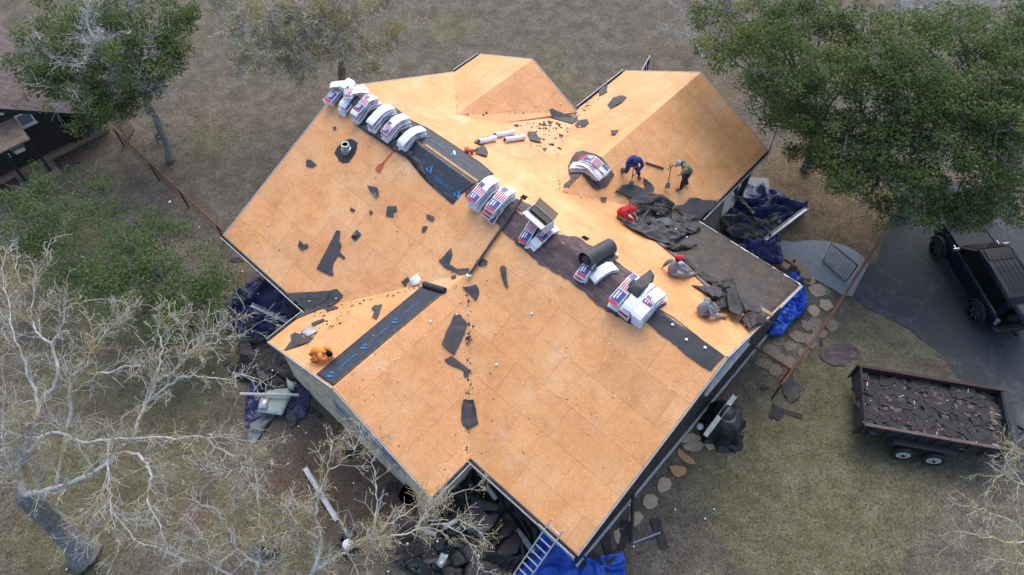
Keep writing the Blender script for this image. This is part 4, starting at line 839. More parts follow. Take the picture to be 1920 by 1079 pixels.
# ================================================================ people
def person(label, px, py, face, J, C, cap=None, hair=True, hold=None, hood=False, smooth_top=.105):
    """J: joints in the person's own frame (x right, y forward, z up), all heights above the local deck"""
    P0 = RF(px, py); o = thing('person', P0, label, 'person', None)
    cf, sf = math.cos(face-HP), math.sin(face-HP)
    def T(p):
        x, y = P0.x+cf*p[0]-sf*p[1], P0.y+sf*p[0]+cf*p[1]; return Vector((x, y, (rz(x, y)+P0.z)/2*1.0+p[2])) if p[2] > .35 else Vector((x, y, rz(x, y)+p[2]))
    Q = {k: T(v) for k, v in J.items()}
    def skinned(nm, chains, mat, root, sub=2):
        vs, es, rs, ix = [], [], [], {}
        for ch in chains:
            pr = None
            for key, pos, r in ch:
                if key not in ix: ix[key] = len(vs); vs.append(pos); rs.append(r)
                if pr is not None and (pr, ix[key]) not in es: es.append((pr, ix[key]))
                pr = ix[key]
        me = bpy.data.meshes.new(nm); me.from_pydata([tuple(v-P0) for v in vs], es, []); me.materials.append(mat)
        ob = bpy.data.objects.new(nm, me); COL.objects.link(ob); ob.parent = o
        md = ob.modifiers.new('Skin', 'SKIN'); md.use_smooth_shade = True
        for i, sv in enumerate(me.skin_vertices[0].data): sv.radius = (rs[i], rs[i]); sv.use_root = (i == ix[root])
        if sub: s = ob.modifiers.new('Sub', 'SUBSURF'); s.levels = s.render_levels = sub
        return ob
    def K(*ks): return [(k, Q[k], r) for k, r in ks]
    Q['waist'] = Q['pelvis'].lerp(Q['chest'], .5)-Vector((-sf, cf, 0))*.04
    hd = (Q['head']-Q['neck']).normalized(); top = Q['head']+hd*.1
    fw = Vector((-sf, cf, 0)); fwd = hd.cross(Vector((cf, sf, 0))).normalized(); rt = fwd.cross(hd).normalized()
    ch = [K(('pelvis', .09), ('waist', .09), ('chest', .10), ('neck', .055), ('head', .088))+[('top', top, .06)]]
    hands = []
    for s in 'lr':
        ch.append(K(('chest', .10), (s+'sh', .05), (s+'el', .043), (s+'wr', .028))); ch.append(K(('pelvis', .09), (s+'hip', .07), (s+'kn', .055), (s+'an', .036), (s+'toe', .03)))
        wd = (Q[s+'wr']-Q[s+'el']).normalized(); pl = Q[s+'wr']+wd*.075; ch[-2].append((s+'palm', pl, .032))
        sd2 = wd.cross(Vector((0, 0, 1)));  sd2 = sd2.normalized() if sd2.length > .1 else Vector((1, 0, 0)); dn = Vector((0, 0, -1))
        for f in range(4):
            b0 = pl+sd2*(f-1.5)*.021+wd*.02; l = (.055, .065, .06, .045)[f]
            hands.append([(f'{s}f{f}a', b0, .0095), (f'{s}f{f}b', b0+wd*l*.6, .009), (f'{s}f{f}c', b0+wd*l+dn*.025, .0085)])
        tb = Q[s+'wr']+wd*.035+sd2*(-.03 if s == 'l' else .03)
        hands.append([(s+'ta', tb, .011), (s+'tb', tb+wd*.035+sd2*(-.025 if s == 'l' else .025), .009)])
    skinned('body', ch, M['skin'], 'pelvis')
    for i in range(2):
        vs = MB()
        for c in hands[i*5:i*5+5]: vs.tube([q[1] for q in c], [q[2] for q in c], 6)
        vs.build('fingers', M['skin'], o, smooth=True)
    sl = C.get('sleeve', 'wr')
    sh = [K(('pelvis', .17), ('waist', .185), ('chest', .2), ('neck', .09))]
    for s in 'lr':
        Q[s+'in'] = Q['chest'].lerp(Q[s+'sh'], .35); q_ = [(s+'in', .1), (s+'sh', .108), (s+'el', .08)]
        if sl == 'wr': q_.append((s+'wr', .058))
        skinned('sleeve', [K(*q_)], M[C['shirt']], s+'in')
    skinned('shirt', sh, M[C['shirt']], 'pelvis')
    tr = [K(('waist', .15), ('pelvis', .165), (s+'hip', .13), (s+'kn', .102), (s+'an', .07)) for s in 'lr']; skinned('trousers', tr, M[C['legs']], 'pelvis')
    for s in 'lr':
        mb = MB(); a, t = Q[s+'an'], Q[s+'toe']; dd = (t-a); dd.z = 0; dd = dd.normalized() if dd.length > .01 else fw
        mb.ell((a+t)/2-Vector((0, 0, .02)), (.16, .065, .06), Matrix((dd, Vector((-dd.y, dd.x, 0)), Vector((0, 0, 1)))).transposed(), nu=10, nv=6); mb.build('boot', M['boot'], o, smooth=True)
    Mh = Matrix((rt, fwd, hd)).transposed(); hc = Q['head']+hd*.03
    mb = MB(); mb.ell(hc+fwd*.1+rt*.032+hd*.0, (.011, .008, .009), Mh, nu=6, nv=4); mb.ell(hc+fwd*.1-rt*.032, (.011, .008, .009), Mh, nu=6, nv=4); mb.build('eyes', M['hair'], o)
    mb = MB(); mb.ell(hc+fwd*.105-hd*.025, (.013, .02, .018), Mh, nu=6, nv=4); mb.ell(hc+rt*.098, (.014, .025, .035), Mh, nu=6, nv=4); mb.ell(hc-rt*.098, (.014, .025, .035), Mh, nu=6, nv=4); mb.build('nose_and_ears', M['skin'], o, smooth=True)
    mb = MB(); mb.box(hc+fwd*.098-hd*.058, (.05, .012, .012), Mh); mb.build('mouth', M['c_red'], o)
    mb = MB(); mb.ell(hc+hd*.022-fwd*.022, (.108, .118, .118), Mh, nu=14, nv=8, z0=-.25); mb.ell(hc-fwd*.06-hd*.02, (.09, .07, .085), Mh, nu=12, nv=6); mb.build('hair', M['hair'], o, smooth=True)
    if cap:
        mb = MB(); mb.ell(hc+hd*.045-fwd*.01, (.122, .13, .118), Mh, nu=16, nv=8, z0=-.1)
        bl = [hc+hd*.04+fwd*.1+rt*x+fwd*(.13-abs(x)*.7)*k for x, k in ((-.1, 0), (-.08, 1), (0, 1), (.08, 1), (.1, 0))]
        mb.add(bl+[q+hd*.014 for q in bl], [(4, 3, 2, 1, 0), (5, 6, 7, 8, 9), (0, 1, 6, 5), (1, 2, 7, 6), (2, 3, 8, 7), (3, 4, 9, 8)]); mb.build('cap', M[cap], o, smooth=True)
    if hood:
        mb = MB(); mb.ell(hc-fwd*.03+hd*.02, (.145, .145, .155), Mh, nu=14, nv=8, z0=-.8); mb.build('hood', M[C['shirt']], o, smooth=True)
    return o, Q
def base(**k):
    J = dict(pelvis=(0, 0, .95), chest=(0, .05, 1.3), neck=(0, .06, 1.5), head=(0, .1, 1.63), lsh=(-.19, .05, 1.42), rsh=(.19, .05, 1.42), lel=(-.25, .05, 1.15), rel=(.25, .05, 1.15), lwr=(-.25, .2, .95), rwr=(.25, .2, .95),
             lhip=(-.1, 0, .9), rhip=(.1, 0, .9), lkn=(-.12, .05, .5), rkn=(.12, .05, .5), lan=(-.12, 0, .08), ran=(.12, 0, .08), ltoe=(-.13, .17, .04), rtoe=(.13, .17, .04)); J.update(k); return J
# facing angle: world direction the person looks to (0 = +X, HP = +Y away from the camera)
SITL = dict(pelvis=(0, 0, .14), chest=(0, .16, .48), neck=(0, .27, .66), head=(0, .36, .76), lsh=(-.19, .22, .58), rsh=(.19, .22, .58), lhip=(-.11, .03, .13), rhip=(.11, .03, .13))
# 1 man in orange: squatting, bent right over his hands
o1, _ = person('man in a bright orange hooded shirt and dark hair bent over beside the printed strip', 592, 668, R(-22),
       base(pelvis=(0, 0, .34), chest=(0, .34, .50), neck=(0, .52, .50), head=(0, .63, .46), lsh=(-.18, .42, .52), rsh=(.18, .42, .50), lel=(-.2, .6, .28), rel=(.26, .52, .24), lwr=(-.02, .74, .14), rwr=(.1, .72, .12),
            lhip=(-.11, .02, .32), rhip=(.11, .02, .32), lkn=(-.2, .32, .22), rkn=(.22, .36, .2), lan=(-.2, .0, .07), ran=(.22, .02, .07), ltoe=(-.2, -.12, .05), rtoe=(.22, .16, .05)), dict(shirt='c_orange', legs='c_orange'), hood=False)
# 2 man in blue, legs apart, bent over the shovel, facing the camera
o2, Q2 = person('man in a blue hooded jacket and dark jeans scraping with a shovel, legs apart', 1181, 330, R(-80),
       base(pelvis=(0, -.08, .78), chest=(0, .12, 1.10), neck=(0, .26, 1.25), head=(0, .36, 1.32), lsh=(-.2, .16, 1.18), rsh=(.2, .16, 1.18), lel=(-.34, .3, .95), rel=(.36, .3, 1.0), lwr=(-.05, .45, .72), rwr=(.08, .38, 1.02),
            lhip=(-.1, -.05, .74), rhip=(.1, -.05, .74), lkn=(-.26, .12, .42), rkn=(.26, .16, .40), lan=(-.4, -.02, .08), ran=(.3, -.22, .08), ltoe=(-.42, .12, .05), rtoe=(.3, -.08, .05)), dict(shirt='c_navy', legs='c_jean'), hood=True)
shovel(RF(1183, 350, .03), Q2['rwr']+Vector((0, 0, .1)), 'grey scraping shovel held by the man in blue', .26, col='dark')
# 3 man in olive, bent, facing left
o3, Q3 = person('man in an olive shirt and grey cap leaning on a red shaft shovel', 1280, 352, R(188),
       base(pelvis=(0, -.12, .86), chest=(0, .10, 1.2), neck=(0, .3, 1.34), head=(0, .41, 1.4), lsh=(-.19, .18, 1.3), rsh=(.19, .18, 1.3), lel=(-.26, .36, 1.1), rel=(.2, .42, 1.2), lwr=(-.1, .35, .88), rwr=(.08, .72, 1.1),
            lkn=(-.12, .12, .46), rkn=(.14, .02, .46), lan=(-.13, .12, .08), ran=(.14, -.24, .08), ltoe=(-.13, .28, .05), rtoe=(.14, -.08, .05)), dict(shirt='c_olive', legs='c_dark', sleeve='el'), cap='c_lgrey')
shovel(RF(1251, 354, .03), Q3['rwr']+Vector((0, 0, .05)), 'red shaft shovel with a grey blade held by the man in olive', .24)
# 4 red hoodie sitting, facing right (towards the felt)
person('man in a red hooded sweater and plaid trousers sitting beside the felt heap', 1160, 406, R(-28),
       base(**{**SITL, 'chest': (0, .2, .48), 'neck': (0, .36, .62), 'head': (0, .45, .68)}, lel=(-.26, .46, .36), rel=(.26, .44, .34), lwr=(-.1, .66, .3), rwr=(.06, .62, .22), lkn=(-.2, .42, .42), rkn=(.22, .46, .16), lan=(-.1, .8, .1), ran=(.14, .86, .08), ltoe=(-.1, .98, .1), rtoe=(.14, 1.04, .1)), dict(shirt='c_red', legs='c_plaid'), hood=True)
# 5 grey shirt, red cap, back to the camera
person('man in a grey shirt and red cap sitting with one arm propped behind him', 1259, 514, R(25),
       base(**{**SITL, 'chest': (0, .02, .5), 'neck': (0, .06, .70), 'head': (.0, .11, .84), 'lsh': (-.2, .0, .6), 'rsh': (.2, .06, .6)}, lel=(-.31, -.04, .38), rel=(.3, .3, .42), lwr=(-.33, -.17, .13), rwr=(.22, .55, .34), lkn=(-.1, .42, .42), rkn=(.25, .45, .2), lan=(.0, .72, .08), ran=(.2, .82, .08), ltoe=(.02, .86, .06), rtoe=(.2, .96, .06)), dict(shirt='c_grey', legs='c_lgrey', sleeve='wr'), cap='c_red')
# 6 grey shirt, dark hair
person('dark haired man in a grey shirt and grey trousers sitting near the rolled felt', 1311, 588, R(15),
       base(**{**SITL, 'lel': (-.26, .42, .36)}, rel=(.26, .4, .36), lwr=(-.02, .62, .34), rwr=(.1, .6, .28), lkn=(-.22, .44, .36), rkn=(.26, .42, .26), lan=(-.1, .78, .09), ran=(.22, .74, .08), ltoe=(-.1, .92, .08), rtoe=(.26, .88, .06)), dict(shirt='c_grey', legs='c_lgrey', sleeve='el'))
# ================================================================ white plastic caps
def cap_at(P, r, where):
    r *= .72; mb = MB(); mb.tube([P, P+Vector((0, 0, .012)), P+Vector((0, 0, .03))], [r, r, r*.5], 12); o = mb.build('plastic_disc', M['white'])
    tag(o, 'small round white plastic cap lying '+where, 'plastic cap', 'white plastic caps '+where)
for x, y, r in [(1261, 609, .07), (1287, 637, .07), (1322, 652, .07)]: cap_at(RF(x, y, .05), r, 'on the dark ridge felt')
for x, y, r in [(997, 588, .06), (931, 684, .06), (807, 603, .06), (856, 590, .05), (875, 640, .05), (1009, 516, .02), (1051, 194, .05), (503, 422, .04), (1226, 510, .03), (700, 630, .03), (770, 640, .03), (740, 675, .03), (712, 690, .03), (1060, 670, .03), (1180, 680, .03), (980, 720, .03), (1030, 560, .03), (760, 740, .03), (810, 760, .03), (1120, 780, .03), (940, 610, .03)]: cap_at(RF(x, y, .03), r, 'on the orange deck')
for x, y, r in [(1267, 430, .05), (1288, 445, .05), (1396, 610, .04), (1087, 238, .06), (580, 565, .04), (630, 560, .04)]: cap_at(RF(x, y, .32 if x > 1200 and y < 500 else .07), r, 'on torn felt')
# ================================================================ tarps, debris and boards on the ground
def gz(h): return lambda x, y: h
def tarp(pts, mt, lb, amp=.35, fr=1.1, h=.03, nm='tarp', cat='tarp', maxlen=.09, hf=None, group=None, curl=.1):
    return sheet(nm, gpoly(pts, h), M[mt], hf or h, .0, .01, maxlen, amp=amp, freq=fr, curl=curl, jag=.06, step=.3, ridged=True, label=lb, cat=cat, group=group, smooth=True)
def Zw(p): return zz(400, 500, 2.997, p)
def Zs(p): return zz(730, 860, 4.927, p)
def Ze(p): return zz(1140, 320, 4.8, p)
def Zg(p): return zz(1220, 620, 4.495, p)
def Zc(p): return zz(1080, 780, 3.608, p)
def Zd(p): return zz(1420, 360, 3.84, p)
tarp(Zw([(205, 85), (232, 68), (262, 95), (330, 120), (430, 190), (500, 245), (520, 330), (420, 380), (330, 400), (240, 440), (200, 400), (120, 360), (60, 350), (5, 330), (8, 290), (40, 258), (100, 225), (160, 170), (205, 160)]), 'tarp_navy', 'crumpled navy tarp lying below the left gutter', .55, .9)
tarp(Zw([(215, 640), (255, 655), (270, 700), (330, 760), (400, 740), (430, 700), (490, 650), (545, 700), (535, 800), (520, 855), (470, 865), (430, 840), (350, 830), (260, 820), (215, 880), (190, 940), (186, 800), (190, 730)]), 'tarp_navy', 'navy tarp under the pale green board below the lower left gable', .3, 1.0)
tarp(Zw([(248, 820), (355, 828), (320, 880), (270, 950), (235, 1000), (195, 995), (182, 960), (215, 880)]), 'tarp_grey', 'grey plastic sheet trailing from the navy tarp onto the lawn', .22, 1.6, .05)
tarp(Zw([(140, 440), (180, 400), (240, 440), (330, 400), (420, 400), (460, 520), (500, 600), (500, 650), (430, 690), (300, 720), (250, 690), (230, 650), (100, 620), (95, 570), (150, 530), (150, 480)]), 'felt_dark', 'wide spread of black torn felt beside the left house corner', .4, 1.0, .1, 'felt_heap', 'felt heap')
for i, (pts, mt, lb, h) in enumerate([
    ([(150, 405), (185, 400), (240, 500), (225, 520), (140, 490)], 'felt', 'folded felt slab standing on the black spread at the left', .35),
    ([(330, 545), (395, 530), (470, 560), (480, 640), (400, 640), (340, 600)], 'felt_dark', 'flat square felt piece on the black spread near the wall', .3),
    ([(230, 560), (300, 540), (320, 640), (260, 660)], 'felt', 'narrow felt piece on the black spread under the branches', .3),
    ([(110, 620), (150, 560), (200, 600), (180, 640)], 'felt', 'felt piece sticking out of the black spread toward the bare tree', .12),
    ([(50, 540), (90, 525), (95, 550), (60, 560)], 'felt', 'little felt scrap on the grass left of the black spread', .03),
    ([(395, 830), (420, 790), (480, 870), (430, 905)], 'felt', 'two tone felt slab leaning on the end of the navy tarp', .1),
    ([(500, 800), (560, 795), (585, 815), (540, 825)], 'felt_dark', 'dark shingle piece right of the navy tarp', .04),
    ([(575, 835), (600, 825), (620, 845), (595, 860)], 'felt_dark', 'small dark shingle diamond near the stone gable wall', .04),
    ([(160, 310), (230, 300), (255, 330), (200, 345)], 'felt_dark', 'dark felt lump lying on the navy tarp', .35),
    ([(300, 660), (345, 620), (415, 650), (410, 690), (320, 690)], 'felt_dark', 'black rigid felt piece behind the pale green board', .3)]):
    tarp(Zw(pts), mt, lb, .18, 1.4, h, 'torn_felt_sheet', 'felt sheet', group='torn felt pieces beside the left side of the house')
sheet('leaf_pile', gpoly(Zw([(330, 350), (370, 310), (420, 320), (430, 370), (370, 400), (340, 390)]), .3), M['mulch'], .3, .0, .02, .1, amp=.25, freq=3, label='pile of rusty brown leaves swept onto the navy tarp', cat='leaf pile')
sheet('green_board', gpoly(Zw([(305, 700), (335, 690), (435, 685), (440, 720), (385, 838), (245, 818)]), .35), M['board_green'], .35, 0, .03, .3, amp=.08, freq=1, label='pale green torn board lying on the lower navy tarp', cat='board', smooth=True)
sheet('green_board', gpoly(Zw([(408, 622), (425, 640), (470, 655), (450, 700), (420, 690)]), .4), M['board_green'], .4, 0, .03, .3, amp=.12, freq=2, label='small pale green board fragment with a curled corner', cat='board')
sheet('metal_tray', gpoly(Zw([(268, 733), (310, 738), (300, 798), (250, 795)]), .5), M['alu'], .5, 0, .04, .3, amp=.05, freq=3, label='silver square tray on the corner of the pale green board', cat='tray')
def pipe(p, q, r, mt, lb, nm='gutter_section', cat='gutter', h1=.1, h2=.1, flat=False, group=None):
    a, b2 = G(*p, h1), G(*q, h2); mb = MB()
    if flat:
        mb.beam(a, b2, .16, .02); d = (b2-a).normalized(); s2 = Vector((0, 0, 1)).cross(d).normalized()
        mb.beam(a+s2*.085+Vector((0, 0, .05)), b2+s2*.085+Vector((0, 0, .05)), .014, .11); mb.beam(a-s2*.085+Vector((0, 0, .05)), b2-s2*.085+Vector((0, 0, .05)), .014, .11)
    else: mb.tube([a, b2], r, 8)
    return tag(mb.build(nm, M[mt]), lb, cat, group)
GG = 'gutter sections taken off the house'
pipe((471, 573), (545, 608), .1, 'metal', 'pale gutter section lying across the upper navy tarp', h1=.75, h2=.7, flat=True, group=GG)
pipe((450, 739), (561, 741), .06, 'alu', 'thin pale metal strip lying across the pale green board', 'metal_strip', 'metal strip', .6, .55)
pipe((1434, 451), (1512, 392), .1, 'metal', 'pale gutter section across the navy tarp at the right of the porch', h1=.5, h2=.25, flat=True, group=GG)
pipe((1322, 818), (1378, 743), .1, 'metal', 'pale gutter section balanced on the black covered grill', h1=1.0, h2=1.25, flat=True, group=GG)
pipe((572, 878), (632, 976), .1, 'metal', 'long gutter section on the lawn under the bare branches', h1=.1, h2=.1, flat=True, group=GG)
pipe((699, 1000), (720, 918), .04, 'alu', 'thin metal strip on the lawn near the corner of the stone gable', 'metal_strip', 'metal strip')
pipe((1188, 910), (1184, 1015), .07, 'dark', 'thin black pipe standing along the stepping stones beside the roof corner', 'black_pipe', 'pipe', .8, .1)
pipe((1187, 1018), (1238, 999), .04, 'metal', 'thin grey rod on the grass over the torn strips', 'metal_rod', 'rod', .08, .12)
pipe((912, 912), (930, 936), .09, 'alu', 'short bright metal piece in the corner of the black tarp', 'metal_strip', 'metal strip', .6, .6)
pipe((968, 994), (1000, 1036), .07, 'metal', 'pale gutter section beside the ladder on the black tarp', h1=.4, h2=.4, flat=True, group=GG)
pipe((784, 990), (818, 1003), .09, 'alu', 'bright metal piece at the left edge of the black tarp', 'metal_strip', 'metal strip', .5, .5)
pipe((833, 990), (856, 976), .09, 'alu', 'bright metal elbow lying on the black felt heap', 'metal_strip', 'metal strip', .8, .8)
# black tarp heap in the inner corner, bottom
tarp(Zs([(740, 50), (1000, 290), (1400, 640), (1330, 900), (1180, 1100), (300, 1120), (60, 960), (60, 850), (170, 800), (260, 640), (420, 500), (560, 330), (660, 160)]), 'tarp_black', 'large black tarp covered with torn felt in the lower inner corner of the house', .5, .8, .05, maxlen=.12)
def Sp(pts, mt, h, lb, amp=.25, fr=1.1, nm='torn_felt_sheet'):
    g0 = gpoly(Zs(pts), h+.2); mx, my = sum(p.x for p in g0)/len(g0), sum(p.y for p in g0)/len(g0); tx, ty = random.uniform(-.16, .16), random.uniform(-.16, .16); amp *= .5; fr *= .7; mt = 'felt_dark' if random.random() < .6 else mt
    return sheet(nm, g0, M[mt], lambda x, y: h+(x-mx)*tx+(y-my)*ty, 0, .015, .16, amp=amp, freq=fr, curl=.2, jag=.03, step=.3, label=lb, cat='felt sheet', group='torn felt on the black tarp in the lower inner corner', smooth=True)
Sp([(790, 350), (880, 370), (1010, 430), (1000, 470), (860, 470), (860, 600), (740, 690), (690, 620), (680, 520)], 'felt', .9, 'big curled felt sheet at the centre of the black tarp', .35, .8)
Sp([(760, 660), (900, 500), (1010, 500), (980, 580), (830, 725)], 'felt', .9, 'felt slab right of the big curled sheet', .15)
Sp([(850, 700), (1000, 560), (1060, 560), (1060, 620), (900, 770)], 'felt_dark', .6, 'dark felt slab below the felt slab')
Sp([(1040, 615), (1155, 620), (1110, 700), (1050, 720), (930, 870), (900, 850), (1000, 700)], 'felt', .7, 'long bent felt strip pointing at the ladder', .15)
Sp([(530, 760), (600, 740), (700, 790), (700, 820), (570, 810)], 'felt', .5, 'small felt piece left of centre of the black tarp')
Sp([(560, 900), (620, 820), (700, 850), (760, 930), (700, 960), (600, 990)], 'felt', .5, 'broad felt piece near the silver bag')
Sp([(640, 820), (760, 780), (830, 790), (820, 900), (730, 950)], 'felt_dark', .6, 'dark felt piece between the broad one and the slab')
Sp([(700, 1000), (760, 930), (900, 930), (1130, 1050), (1100, 1120), (700, 1120)], 'felt_dark', .5, 'large brownish felt sheet at the bottom edge of the picture', .2, .7)
Sp([(400, 800), (450, 720), (520, 740), (500, 820), (440, 850)], 'felt_dark', .4, 'dark felt piece at the left of the black tarp')
Sp([(940, 860), (1060, 740), (1170, 660), (1230, 740), (1180, 860), (1080, 900)], 'felt_dark', .5, 'wide dark felt sheet between the bent strip and the ladder')
Sp([(700, 620), (600, 700), (520, 690), (590, 590), (680, 560)], 'felt_dark', .6, 'dark rumpled felt piece left of the big curled sheet')
Sp([(480, 1000), (560, 980), (680, 1010), (660, 1090), (500, 1090)], 'felt_dark', .4, 'dark felt piece below the silver bag')
sheet('silver_bag', gpoly(Zs([(480, 865), (545, 885), (520, 960), (485, 1015), (440, 990), (428, 960)]), .8), M['alu'], .7, 0, .02, .1, amp=.3, freq=3, label='crumpled silver bag shining on the black felt heap', cat='bag')
mb = MB()
for i in range(70):
    p = G(*Zs([(random.uniform(80, 430), random.uniform(780, 980))])[0], .25); mb.box(p+Vector((0, 0, random.uniform(0, .12))), (random.uniform(.15, .5), random.uniform(.12, .2), .015), rot(random.uniform(0, 3), random.uniform(-.2, .2), random.uniform(-.2, .2)), random.choice((0, 0, 1, 1, 1, 1)))
tag(mb.build('shingle_debris', [M['deb_brown'], M['deb_dark']]), 'broken brown and black shingle tabs spilling at the left end of the black tarp', 'debris', kind='stuff')
a, b2 = G(*Zs([(-20, 760)])[0], .4), G(*Zs([(290, 690)])[0], .5); mb = MB(); mb.beam(a, b2, .14, .1); mb.beam(a+Vector((.1, .3, 0)), b2+Vector((0, .3, 0)), .14, .1); tag(mb.build('rusty_beam', M['rustdark']), 'rusty brown double beam at the left of the black tarp', 'beam')
# bright blue tarps
tarp(Zs([(1400, 640), (1480, 700), (1640, 850), (1800, 900), (2160, 870), (2200, 1120), (1150, 1120), (1290, 900)]), 'tarp_blue', 'bright blue tarp spread under the ladder at the bottom roof corner', .35, 1.2, .04)
tarp(Zd([(310, 705), (345, 720), (362, 760), (345, 840), (300, 915), (240, 960), (200, 1010), (160, 1062), (60, 1050), (55, 1010), (110, 950), (80, 880), (180, 800)]), 'tarp_blue', 'bright blue tarp hanging beside the low roof end onto the flagstones', .7, 1.5, .06)
tarp(Zd([(215, 590), (262, 588), (310, 615), (318, 650), (260, 640)]), 'tarp_blue', 'small bright blue tarp corner poking out above the low roof corner', .3, 1.5, .15)
tarp(Ze([(1100, 195), (1240, 120), (1330, 150), (1520, 190), (1690, 290), (1790, 345), (1740, 385), (1560, 470), (1520, 560), (1560, 640), (1420, 660), (1200, 640), (1010, 560), (1000, 440), (1080, 380), (1130, 310), (1150, 260)]), 'tarp_navy', 'crumpled navy tarp around the porch post at the right', .55, .9, .06)
tarp(Ze([(1200, 650), (1480, 640), (1540, 720), (1575, 820), (1540, 870), (1440, 830), (1300, 760), (1150, 690)]), 'tarp_navy', 'navy tarp piece along the gutter of the low roof', .5, 1.2, .3)
tarp(Ze([(1000, 440), (1050, 400), (1150, 400), (1200, 380), (1330, 480), (1440, 420), (1550, 390), (1520, 500), (1500, 620), (1400, 680), (1240, 650), (1100, 600), (1000, 540)]), 'felt_dark', 'brownish black felt spread on the navy tarp at the right', .25, 1.3, .35, 'torn_felt_sheet', 'felt sheet')
tarp(Ze([(1170, 270), (1215, 255), (1330, 400), (1300, 420)]), 'tarp_black', 'narrow black plastic strip lying on the navy tarp at the right', .2, 1.3, .5, 'plastic_strip', 'plastic strip')
# lawn felt scraps
for pts, lb, mt in [
    (Zg([(1165, 345), (1200, 325), (1200, 440), (1245, 440), (1300, 490), (1250, 530), (1265, 560), (1230, 592), (1200, 560), (1195, 608), (1170, 612), (1120, 540), (1112, 480), (1118, 420)]), 'twisted black felt piece leaning at the end of the rusty fence', 'felt_dark'),
    (Zg([(1030, 612), (1060, 640), (1280, 715), (1272, 745), (1180, 718), (1100, 670), (1120, 720), (1075, 762), (1040, 735), (1012, 742), (995, 712), (1040, 690)]), 'crossed black shingle strips on the lawn right of the covered grill', 'deb_dark'),
    (Zg([(925, 468), (960, 478), (1000, 478), (995, 500), (965, 495), (955, 508), (925, 495)]), 'small black shingle scrap on the bare soil near the fence end', 'deb_dark'),
    (Zg([(1425, 80), (1440, 75), (1455, 130), (1430, 140)]), 'tiny black scrap on the grass left of the brown shingle patch', 'deb_dark'),
    (Zg([(1425, 200), (1480, 150), (1520, 130), (1600, 115), (1680, 120), (1720, 140), (1770, 200), (1750, 240), (1660, 270), (1640, 300), (1590, 290), (1540, 300), (1480, 270), (1440, 240)]), 'flat round patch of brown shingles on the lawn behind the trailer', 'oldshingle'),
    (Zc([(160, 730), (222, 730), (245, 930), (205, 945), (175, 860)]), 'upright black felt strip nearest the bottom roof corner', 'deb_dark'),
    (Zc([(305, 705), (370, 712), (345, 860), (320, 915), (278, 900)]), 'leaning black felt strip over a stepping stone', 'deb_dark'),
    (Zc([(500, 700), (565, 692), (625, 890), (570, 905)]), 'black felt strip with pale lines lying alone on the grass', 'deb_dark'),
    (Zc([(95, 895), (155, 940), (170, 975), (40, 1035), (22, 985), (90, 945)]), 'angled dark felt piece on the bottom blue tarp', 'deb_dark'),
    (Zc([(130, 1025), (260, 900), (302, 920), (175, 1075)]), 'black felt strip lying diagonally on the bottom blue tarp', 'deb_dark'),
    (Zc([(200, 1040), (235, 1020), (225, 1090), (195, 1090)]), 'small black felt end at the bottom edge on the blue tarp', 'deb_dark'),
    (zz(300, 760, 3.382, [(1175, 290), (1260, 262), (1275, 300), (1210, 342), (1175, 325)]), 'black felt rectangle on bare soil beside the stone gable wall', 'deb_dark'),
    (zz(300, 760, 3.382, [(1440, 490), (1500, 490), (1505, 550), (1435, 550)]), 'black square felt piece near the corner of the stone gable', 'deb_dark'),
    (Z4([(200, 630), (260, 625), (290, 650), (240, 662), (200, 655)]), 'black felt piece on the grass left of the gutter', 'deb_dark'),
    (zz(0, 160, 3.372, [(1065, 735), (1080, 728), (1082, 740), (1070, 748)]), 'tiny pale scrap on the lawn between the rail fence and the roof', 'white')]:
    hh = .2 if 'blue tarp' in lb else .03
    sheet('shingle_patch' if 'patch' in lb else 'felt_scrap', gpoly(pts, hh), M[mt], hh, .0, .025, .15, amp=.05, freq=2, curl=.1, jag=.09 if 'patch' in lb else .015, step=.15, label=lb, cat='shingles' if 'patch' in lb else 'felt scrap', uv=lambda q: (q.x, q.y), smooth=False)
for i in range(46):   # broken tabs on the round shingle patch
    pass
# covered grill
P = G(1352, 800); o = thing('covered_grill', P, 'round grill under a black cover with a gutter section on top', 'grill')
prof = [(.0, 1.12), (.3, 1.12), (.52, 1.02), (.62, .8), (.68, .5), (.78, .2), (.92, .02)]; nn = 40; vs = []
for j, (r, z) in enumerate(prof):
    for i in range(nn):
        a = 6.2832*i/nn; k = 1+(.10*math.sin(a*7+1)+.06*math.sin(a*12))*max(0, (1-z))+.16*math.cos(a-.2)*0
        sq = 1/max(abs(math.cos(a*1.0+.3)), abs(math.sin(a+.3)))**.35
        vs.append(P+Vector((math.cos(a)*r*k*sq*.95, math.sin(a)*r*k*sq*1.15, z+.03*math.sin(a*5)*(j > 1))))
mb = MB(); mb.add(vs, [(j*nn+i, (j+1)*nn+i, (j+1)*nn+(i+1) % nn, j*nn+(i+1) % nn) for j in range(len(prof)-1) for i in range(nn)]); mb.build('cover', M['tarp_black'], o, smooth=False)
mb = MB(); mb.ell(P+Vector((-.05, .1, 1.1)), (.36, .36, .16), nu=20); mb.build('lid_bulge', M['tarp_black'], o, smooth=True)
mb = MB()
for k in range(3): a = 2.1*k+.4; mb.tube([P+Vector((math.cos(a)*.3, math.sin(a)*.3, .02)), P+Vector((math.cos(a)*.2, math.sin(a)*.2, .7))], .025, 6)
mb.build('stand', M['dark'], o)
tarp(Zg([(470, 860), (600, 830), (780, 860), (785, 905), (720, 1035), (650, 1010), (560, 950), (500, 900)]), 'tarp_black', 'black tarp skirt spreading from the covered grill toward the stepping stones', .3, 1.6, .04)
P = G(1311, 803); mb = MB(); mb.ell(P+Vector((0, 0, .16)), (.14, .14, .16), nu=14); tag(mb.build('garden_ball', M['white'], smooth=True), 'white ball at the foot of the covered grill', 'ball')
